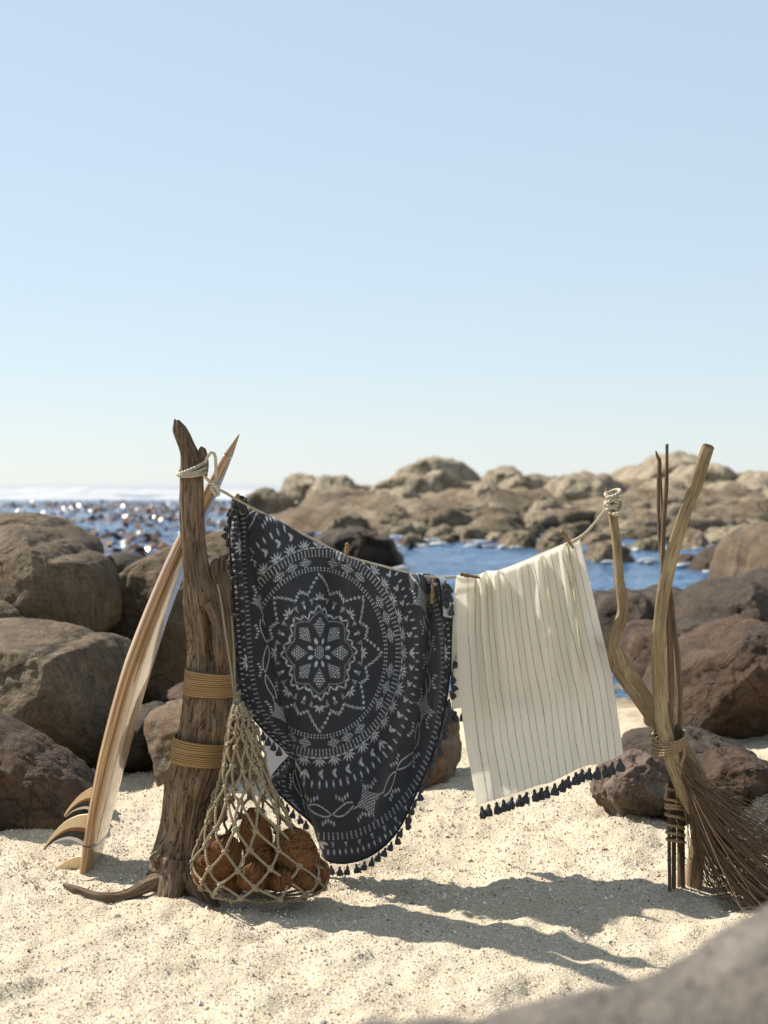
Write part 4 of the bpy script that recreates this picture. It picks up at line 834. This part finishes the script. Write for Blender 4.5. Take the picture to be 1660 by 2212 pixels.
def towel_end():       # knot of tassels and reverse showing at the right end of the line
    nc, nr = 40, 80; s = np.linspace(0, 1, nc); t = np.linspace(0, 1, nr)
    lf = bez([(944, 1246), (950, 1270), (952, 1300), (956, 1330)], nr); rt = bez([(958, 1246), (968, 1268), (973, 1300), (975, 1335)], nr)
    G = lf[:, None]*(1-s[None, :, None])+rt[:, None]*s[None, :, None]; Y = 5.37+.02*s[None]**2+.0*t[:, None]; sheet('turned_edge', G, Y, M['terry'], RT, np.zeros(nc*nr), .004)
    for j, (u, v) in enumerate([(962, 1256), (969, 1264), (958, 1268), (966, 1276), (972, 1282), (960, 1290), (970, 1298), (974, 1312)]): put_tassel(RT, P(u, v, 5.36), random.uniform(-.8, .3), 1.05, j)
    tube_obj('braid_edge', [P(943, 1250, 5.355), P(948, 1256, 5.355), P(953, 1290, 5.355), P(955, 1330, 5.36)], .005, M['braid'], RT, n=40, ns=8)
towel_end()

# ------------------------------------------------------------------ cream towel
CT = thing('cream_towel', 'cream terry towel with black stitched stripes and grey tassels on the line', 'towel')
def cream():
    nc, nr = 440, 380; s = np.linspace(0, 1, nc); t = np.linspace(0, 1, nr)
    top = bez([(987, 1245), (1010, 1243), (1033, 1246), (1045, 1238), (1060, 1234), (1075, 1235), (1100, 1227), (1140, 1212), (1180, 1195), (1215, 1180), (1235, 1172), (1252, 1164)], nc)
    bot = bez([(1031, 1738), (1060, 1730), (1110, 1714), (1160, 1697), (1190, 1690), (1230, 1670), (1262, 1655), (1290, 1651), (1320, 1642), (1347, 1628)], nc)
    G = top[None]*(1-t[:, None, None])+bot[None]*t[:, None, None]
    le = np.interp(t, [0, .25, .5, .76, 1], [0, -12, -17, -12, 0]); ri = np.interp(t, [0, .26, .64, 1], [0, 5, 10, 0])
    G[..., 0] += le[:, None]*(1-s)[None]+ri[:, None]*s[None]
    U, Vv = G[..., 0], G[..., 1]; tt = t[:, None]; ss = s[None]
    Y = 5.375-.31*ss**1.5+.015*np.sin(ss*PI)-.01*tt+0*U
    def fold(s0, s1, amp, w, t1=1.0, st=0): c = s0+(s1-s0)*tt; fd = np.clip(1-tt/t1, 0, 1)**.6; return fd*(amp*gauss(ss-c, w*(1+.8*tt))+st*step(ss-c, w*.3))
    Y = Y+fold(.15, .13, .020, .022, 1.1)+fold(.20, .17, -.022, .022, 1.1)+fold(.25, .24, .016, .02, .8)+fold(.31, .30, -.026, .024, .7, -.008)+fold(.38, .45, .014, .03, .75)
    Y = Y+fold(.52, .48, -.012, .05, .9)+fold(.66, .50, -.020, .028, .75)+fold(.72, .56, .012, .03, .8)+fold(.86, .70, -.028, .022, 1.3, .010)+fold(.90, .76, .020, .02, 1.3)
    q = np.stack([U.ravel()/70, Vv.ravel()/220, 0*U.ravel()+4], 1); Y = Y+.010*fbm(q, 3).reshape(U.shape)
    Y = Y+.016*np.clip(1-t*nr/8, 0, 1)[:, None]**2
    # stitched stripes; folds hide a little cloth so the lines wander
    wob = .010*fbm(np.stack([(ss*5+0*tt).ravel(), (tt*2.2+0*ss).ravel(), 0*U.ravel()], 1), 2).reshape(U.shape)*np.clip(tt*3, 0, 1)-.016*fold(.66, .5, 1, .03, .8)+.012*fold(.86, .70, 1, .025, 1.3)
    x = (ss+wob-.085)/.0483; k = np.round(x); dx = np.abs(x-k)*.0483*330; v_ = tt*500/6.3; dash = np.abs(v_-np.floor(v_)-.5) < .33
    col = (np.clip(1.15-dx/.85, 0, 1)*dash*(k >= 0)*(k < 19)).ravel()*np.clip(1.0+.6*noise(q*4), .45, 1)
    sheet('front_drape', G, Y, M['cream'], CT, col, .004)
    for j in range(20):
        i = int((.035+j*.0483*1.02)*nc); i = min(i, nc-2); put_tassel(CT, P(G[-1, i, 0]+random.uniform(-2, 2), G[-1, i, 1]+9, Y[-1, i]), -.12, 1.35, j)
    # rear part over the line
    nc2, nr2 = 120, 120; s2 = np.linspace(0, 1, nc2); t2 = np.linspace(0, 1, nr2); top2 = bez([tuple(a) for a in top[::40]]+[tuple(top[-1])], nc2); bot2 = bez([(979, 1532), (1040, 1520), (1100, 1500), (1180, 1478), (1260, 1455), (1300, 1448)], nc2)
    G2 = top2[None]*(1-t2[:, None, None])+bot2[None]*t2[:, None, None]; G2[..., 0] += (-4*np.sin(t2*PI))[:, None]*(1-s2)[None]-2*(1-s2)[None]
    Y2 = 5.40-.31*s2[None]**1.5+.055*t2[:, None]+.012*np.sin(s2*11)[None]*t2[:, None]; sheet('rear_drape', G2, Y2, M['cream'], CT, np.zeros(nc2*nr2), .004, flip=True)
    for j, i in enumerate(range(2, nc2-12, 6)): put_tassel(CT, P(G2[-1, i, 0]+2, G2[-1, i, 1]+8, Y2[-1, i]+.002), .1, 1.25, j)
cream()

# ------------------------------------------------------------------ net bag with coconuts
NB = thing('net_bag', 'knotted cord net bag of coconuts hanging beside the trunk', 'net bag')
bp_ = np.array([(1520, 507, 524), (1560, 498, 549), (1600, 491, 558), (1650, 483, 571), (1700, 471, 585), (1750, 458, 612), (1800, 440, 643), (1850, 423, 684), (1880, 417, 706), (1905, 424, 711), (1924, 446, 692), (1934, 500, 640)], float)
NY = 4.90
def bagpt(v, a, k=1.0):
    l, r_ = np.interp(v, bp_[:, 0], bp_[:, 1]), np.interp(v, bp_[:, 0], bp_[:, 2]); c = (l+r_)/2; h = (r_-l)/2*NY/FPX
    b = np.array(P(c, v, NY)); dpt = min(h*.72, .17)
    return b+np.array([h*math.cos(a)*k, -dpt*math.sin(a)*k, 0])
def net():
    N = 12; rows = [1522, 1548, 1578, 1612, 1650, 1690, 1732, 1776, 1818, 1854, 1886, 1912, 1929]; nodes = {}; rg = np.random.default_rng(5); cords = []
    for j, v in enumerate(rows):
        for i in range(N):
            jit = 1 if j < 7 else .5; a = 2*PI*(i+.5*(j % 2))/N+rg.normal()*.09*jit; nodes[i, j] = bagpt(v+rg.normal()*5*jit, a, 1+rg.normal()*.03)
    for j in range(len(rows)-1):
        for i in range(N):
            for di in ((0, -1) if j % 2 == 0 else (0, 1)):
                a, b = nodes[i, j], nodes[(i+di) % N, j+1]; m_ = (a+b)/2+rg.normal(size=3)*.003; cc = bagpt(rows[j], 0)*0
                cc = np.array(P(565, (rows[j]+rows[j+1])/2, NY)); out = m_-cc; out[2] = 0; out /= np.linalg.norm(out)+1e-6
                cords.append(tube([a, m_+out*.006, b], .0046, n=8, ns=7, caps=False))
    for i in range(N):      # closed bottom
        cords.append(tube([nodes[i, 12], (nodes[i, 12]+np.array(P(565, 1936, NY)))/2+np.array([0, 0, -.004]), np.array(P(565+rg.normal()*8, 1936, NY))], .0046, n=8, ns=7, caps=False))
    V, Fc, U = join(cords); obj('netting', mesh_poly('netting', V, Fc, U), M['netrope'], NB)
    kp = [tube(np.stack([np.cos(np.linspace(0, 2*PI, 14))*.0055, np.full(14, z0), np.sin(np.linspace(0, 2*PI, 14))*.0055+np.linspace(-.002, .002, 14)*w_], 1), .0042, n=22, ns=6, caps=False) for z0, w_ in ((-.004, 1), (.004, -1))]+[tube([(-.009, 0, .006), (0, -.006, 0), (.009, 0, -.006)], .0042, n=8, ns=6)]
    V, Fc, U = join(kp); km = mesh_poly('net_knot', V, Fc, U); km.materials.append(M['netrope'])
    for (i, j), c in nodes.items():
        if j == 0: continue
        o = obj('knot', km, None, NB, c); o.rotation_euler = (rg.normal()*.4, rg.normal()*.6, math.atan2(c[1]-NY, c[0]-P(565, 1800, NY).x)+PI/2); o.scale = (1.15,)*3
    for k in range(9):
        a = k*.7; tube_obj('gathered_cord', [P(512+3*math.cos(a), 1506, 4.93+.01*math.sin(a)), P(512+8*math.cos(a), 1525, 4.925+.02*math.sin(a)), P(520+18*math.cos(a), 1555+8*math.sin(k), 4.91+.03*math.sin(a)), P(525+24*math.cos(a*1.3), 1590+12*math.cos(k), 4.90+.035*math.sin(a))], .0046, M['netrope'], NB, n=20, ns=7)
    for q in ([(470, 1262, 5.0), (478, 1300, 4.985), (486, 1360, 4.975), (497, 1430, 4.965), (506, 1495, 4.945), (511, 1512, 4.93)], [(500, 1330, 5.03), (505, 1400, 5.0), (507, 1460, 4.97), (511, 1512, 4.93)]):
        tube_obj('hanging_cord', [P(*a) for a in q], .0036, M['netrope'], NB, n=50, ns=7)
    for cv in (1498, 1504, 1511, 1517): tube_obj('tie', ring(512, cv, 4.93, .010, .010, .003), .0046, M['netrope'], NB, n=30, ns=7, caps=False)
net()
def coconut(u, v, Y, rx, rz, rot, label, seed, hairy=1.0, point=0.0):
    c = np.array(P(u, v, Y)); k = Y/FPX; t = thing('coconut', label, 'coconut', 'coconuts in the net bag', loc=c); t.rotation_euler = (0, rot, seed*1.3 if hairy < .3 else 0)
    D, Fc = ico(4); q = D*np.array([1, 1, 1.0]); a = np.arctan2(D[:, 1], D[:, 0]); rgn = np.random.default_rng(seed)
    rad = 1+.05*np.cos(3*a+seed)*np.clip(1-D[:, 2]**2, 0, 1)+.05*fbm(D*1.5+seed*5, 3)+hairy*.03*noise(np.stack([np.cos(a)*7, np.sin(a)*7, D[:, 2]*1.5+seed], 1))
    W = D*rad[:, None]*np.array([rx*k, min(rx, rz)*k*.95, rz*k]); W[:, 2] += point*rz*k*np.clip(D[:, 2], 0, 1)**4
    uv = np.stack([a/(2*PI)+.5, D[:, 2]*.12+seed], 1); obj('husk', mesh_np('husk', W, Fc, uv), M['husk'], t)
    n = int(200*hairy)+12; parts = []
    for j in range(n):
        z0 = rgn.uniform(-.5, .97); aa = rgn.uniform(0, 2*PI); pts = []
        for m_ in range(5):
            z1 = z0-m_*.19*rgn.uniform(.6, 1.2); z1 = max(z1, -.98); cr = math.sqrt(max(0, 1-z1*z1)); a1 = aa+rgn.normal()*.09*m_; lift = 1.03+.05*math.sin(m_*.8)*rgn.random()+.05*(rgn.random() < .12)*m_
            zt = z1*rz*k+point*rz*k*max(z1, 0)**4
            pts.append((cr*math.cos(a1)*rx*k*lift, cr*math.sin(a1)*min(rx, rz)*k*.95*lift, zt*lift))
        parts.append(tube(pts, [.0010, .0009, .0008, .0007, .0004], n=8, ns=3, caps=False))
    V, Fc, U = join(parts); obj('fibres', mesh_poly('fibres', V, Fc, U), M['fibre'], t)
coconut(483, 1848, 4.86, 37, 46, .1, 'large orange brown hairy coconut at left front of the net', 1, 1.2)
coconut(553, 1806, 4.90, 34, 44, -.15, 'coconut with pointed tuft at the top of the heap', 2, 1.4, .45)
coconut(563, 1850, 4.88, 36, 34, .9, 'dark shaggy coconut in the middle of the net', 3, 1.2)
coconut(643, 1845, 4.87, 56, 45, 1.1, 'biggest dark shaggy coconut at the right of the net', 4, 1.4)
coconut(545, 1896, 4.79, 31, 29, .2, 'smooth orange coconut with tuft at bottom centre', 5, .35, .4)
coconut(611, 1900, 4.79, 27, 25, .2, 'smooth round coconut at bottom right of centre', 6, .15)
coconut(445, 1880, 4.88, 26, 36, 0, 'brown coconut at the far left of the net', 7, .8)
coconut(688, 1890, 4.90, 24, 34, .1, 'orange brown coconut at the far right of the net', 8, .7)
coconut(500, 1900, 4.93, 34, 28, .7, 'shaded coconut at the back left of the net', 9, .6)
coconut(590, 1888, 4.96, 36, 34, .3, 'shaded coconut at the back centre of the net', 10, .6)
coconut(655, 1898, 4.84, 34, 24, .2, 'low dark coconut under the biggest one', 11, .8)

# ------------------------------------------------------------------ right hand poles
fb = thing('forked_branch', 'golden forked driftwood branch holding the right end of the line', 'branch')
p, r = pxr([(1497, 1925, 42), (1500, 1890, 38), (1508, 1830, 36), (1518, 1760, 36), (1516, 1700, 34), (1500, 1655, 36), (1468, 1610, 38), (1432, 1568, 40), (1400, 1525, 42), (1368, 1480, 44), (1342, 1440, 46), (1322, 1408, 42), (1303, 1384, 30), (1296, 1374, 12)], 5.09)
V, Fc, U = tube(p, r, n=260, ns=64, disp=wood_disp(31, .07, [(1358, 1452, 5.04, .012, .4), (1385, 1500, 5.05, .01, .3)])); obj('lower_limb', mesh_poly('lower_limb', V, Fc, U), M['branch'], fb)
p, r = pxr([(1340, 1440, 30), (1332, 1415, 30), (1324, 1392, 28), (1330, 1370, 27), (1341, 1345, 26), (1346, 1320, 24), (1344, 1290, 22), (1338, 1255, 21), (1335, 1210, 20), (1332, 1170, 19), (1325, 1120, 19), (1320, 1085, 19), (1314, 1064, 12), (1310, 1054, 3)], 5.07)
V, Fc, U = tube(p, r, n=220, ns=48, disp=wood_disp(33, .08, [(1339, 1258, 5.05, .012, .25), (1343, 1338, 5.05, .018, .2)])); obj('upright_limb', mesh_poly('upright_limb', V, Fc, U), M['branch'], fb)
p, r = pxr([(1345, 1342, 10), (1352, 1340, 7), (1357, 1338, 2)], 5.06); tube_obj('spur', p, r, M['branch'], fb, n=14, ns=10)
def stick(pts, Y0, Y1, label, seed, mat='stick'):
    a = np.array(pts, float); Ys = np.linspace(Y0, Y1, len(a)); p = np.array([list(P(u, v, y)) for (u, v, w_), y in zip(pts, Ys)]); r_ = np.array([w_*.5*5/FPX for u, v, w_ in pts])
    V, Fc, U = tube(p, r_, n=200, ns=24, disp=wood_disp(seed, .12)); o = obj('driftwood_stick', mesh_poly('driftwood_stick', V, Fc, U), M[mat]); tag(o, label, 'stick', 'thin driftwood sticks beside the palm stalk')
stick([(1441, 959, 7), (1441, 1000, 7), (1440, 1053, 9), (1436, 1110, 10), (1432, 1187, 10), (1433, 1241, 11), (1439, 1321, 12), (1445, 1402, 12), (1448, 1513, 13), (1450, 1600, 12), (1454, 1700, 11), (1456, 1800, 10), (1456, 1925, 10)], 4.99, 5.03, 'tallest thin straight stick beside the palm stalk', 41)
stick([(1417, 974, 3), (1420, 985, 7), (1425, 1000, 9), (1423, 1053, 8), (1424, 1133, 8), (1430, 1200, 9), (1446, 1268, 11), (1456, 1362, 13), (1464, 1429, 15), (1468, 1513, 15), (1467, 1584, 15), (1468, 1700, 16), (1471, 1800, 16), (1472, 1925, 17)], 5.08, 5.05, 'crooked stick with a broken top behind the palm stalk', 43)
stick([(1427, 1006, 4), (1431, 1100, 5), (1438, 1240, 6), (1452, 1420, 8), (1450, 1600, 8), (1446, 1750, 8), (1447, 1925, 7)], 5.09, 5.0, 'thinnest stick, its top just below the broken one', 47)
pb = thing('palm_stalk', 'flat pale palm stalk with a spray of wiry brown bristles', 'palm stalk')
hp = [(1530, 966, 27), (1520, 995, 28), (1507, 1039, 28), (1491, 1080, 27), (1476, 1120, 28), (1455, 1187, 30), (1439, 1254, 30), (1428, 1321, 28), (1422, 1402, 30), (1423, 1460, 29), (1426, 1513, 30), (1434, 1572, 32), (1451, 1635, 33), (1467, 1685, 31), (1482, 1725, 26), (1494, 1757, 14)]
p, r = pxr(hp, 4.96); V, Fc, U = tube(p, r, n=300, ns=56, disp=wood_disp(51, .05, (), 0, .03), flat=.5); obj('stalk', mesh_poly('stalk', V, Fc, U), M['sheath'], pb)
p, r = pxr([(1529, 969, 25), (1531, 963, 24), (1532, 960, 14)], 4.96); V, Fc, U = tube(p, r, n=16, ns=30, disp=wood_disp(53, .2), flat=.5); obj('cut_end', mesh_poly('cut_end', V, Fc, U), M['stick'], pb)
def bristles():
    rg = np.random.default_rng(9); parts = []
    for k in range(440):
        f = rg.random(); a0 = np.array(P(1468+30*f+rg.normal()*2, 1648+105*f, 4.97+rg.normal()*.012))
        ang = math.radians(rg.uniform(14, 48)+24*f); L = rg.uniform(.38, .80); bend = rg.normal()*.12+.16*(f-.35); dy = rg.normal()*.16
        pts = [a0]; an = ang+.34+.25*rg.random()
        dirx = 0
        for m_ in range(1, 6):
            t_ = m_/5; an_ = an-(.85*t_+bend*t_)*(1.0 if f > .3 else .4); st_ = L/5
            pts.append(pts[-1]+np.array([math.cos(an_)*st_, dy*st_*2.2, -math.sin(an_)*st_])+rg.normal(size=3)*.003)
        pts = np.array(pts); gz = ground(pts[:, 0], pts[:, 1])+.006+.02*rg.random(); pts[:, 2] = np.maximum(pts[:, 2], gz)
        parts.append(tube(pts, [.0017, .0016, .0014, .0012, .0010, .0005], n=14, ns=4, caps=False))
        if rg.random() < .5:      # little side twig
            i = rg.integers(3, 5); parts.append(tube([pts[i], pts[i]+(pts[i+1]-pts[i])*.6+rg.normal(size=3)*.012, pts[i]+(pts[i+1]-pts[i])*1.2+rg.normal(size=3)*.02], [.0013, .0011, .0005], n=5, ns=3, caps=False))
    for q in ([(1490, 1680, 4.94), (1530, 1683, 4.9), (1560, 1690, 4.88), (1594, 1694, 4.86)], [(1488, 1682, 4.94), (1540, 1688, 4.92), (1580, 1702, 4.9), (1604, 1712, 4.9)], [(1462, 1650, 4.93), (1500, 1700, 4.9), (1560, 1740, 4.9), (1610, 1775, 4.9)]):
        parts.append(tube([P(*a) for a in q], [.0024, .002, .0018, .001], n=16, ns=5))
    V, Fc, U = join(parts); o = obj('bristles', mesh_poly('bristles', V, Fc, U), M['bristle'], pb); o['kind'] = 'stuff'
bristles()
def lashing():
    t = thing('jute_lashing', 'jute rope lashing binding branch, stalk and sticks together', 'rope')
    for k, cv in enumerate((1588, 1595, 1602, 1609, 1616)):
        c = np.array(P(1446, cv, 5.02)); a = np.linspace(0, 2*PI, 40); pts = np.stack([c[0]+.056*np.cos(a), c[1]+.085*np.sin(a), c[2]+.012*np.sin(a*1+k*.4)+.010*np.cos(a)], 1)
        tube_obj('coil', pts, .0062, M['jute'], t, n=80, ns=8, caps=False)
    tube_obj('loose_end', [P(*a) for a in [(1476, 1610, 4.96), (1478, 1630, 4.955), (1472, 1650, 4.95), (1470, 1668, 4.95)]], .005, M['jute'], t, n=30, ns=8)
    t = thing('jute_spiral', 'loose jute rope spiralled round the feet of the sticks', 'rope')
    a = np.linspace(0, 2*PI*8, 170); v = 1690+np.interp(a, [0, 2*PI*2, 2*PI*4, 2*PI*6, 2*PI*8], [0, 45, 58, 100, 130]); rr = np.random.default_rng(2)
    cx = np.interp(v, [1690, 1820], [1455, 1460]); pts = [np.array(P(cx[i]+19*math.cos(a[i])+rr.normal()*.4, v[i], 5.03+.03*math.sin(a[i]))) for i in range(len(a))]
    tube_obj('rope', pts, .0058, M['jute'], t, n=700, ns=8)
    tube_obj('loose_end', [P(*q) for q in [(1442, 1690, 4.99), (1440, 1710, 4.985), (1437, 1728, 4.985)]], .004, M['jute'], t, n=20, ns=7)
lashing()
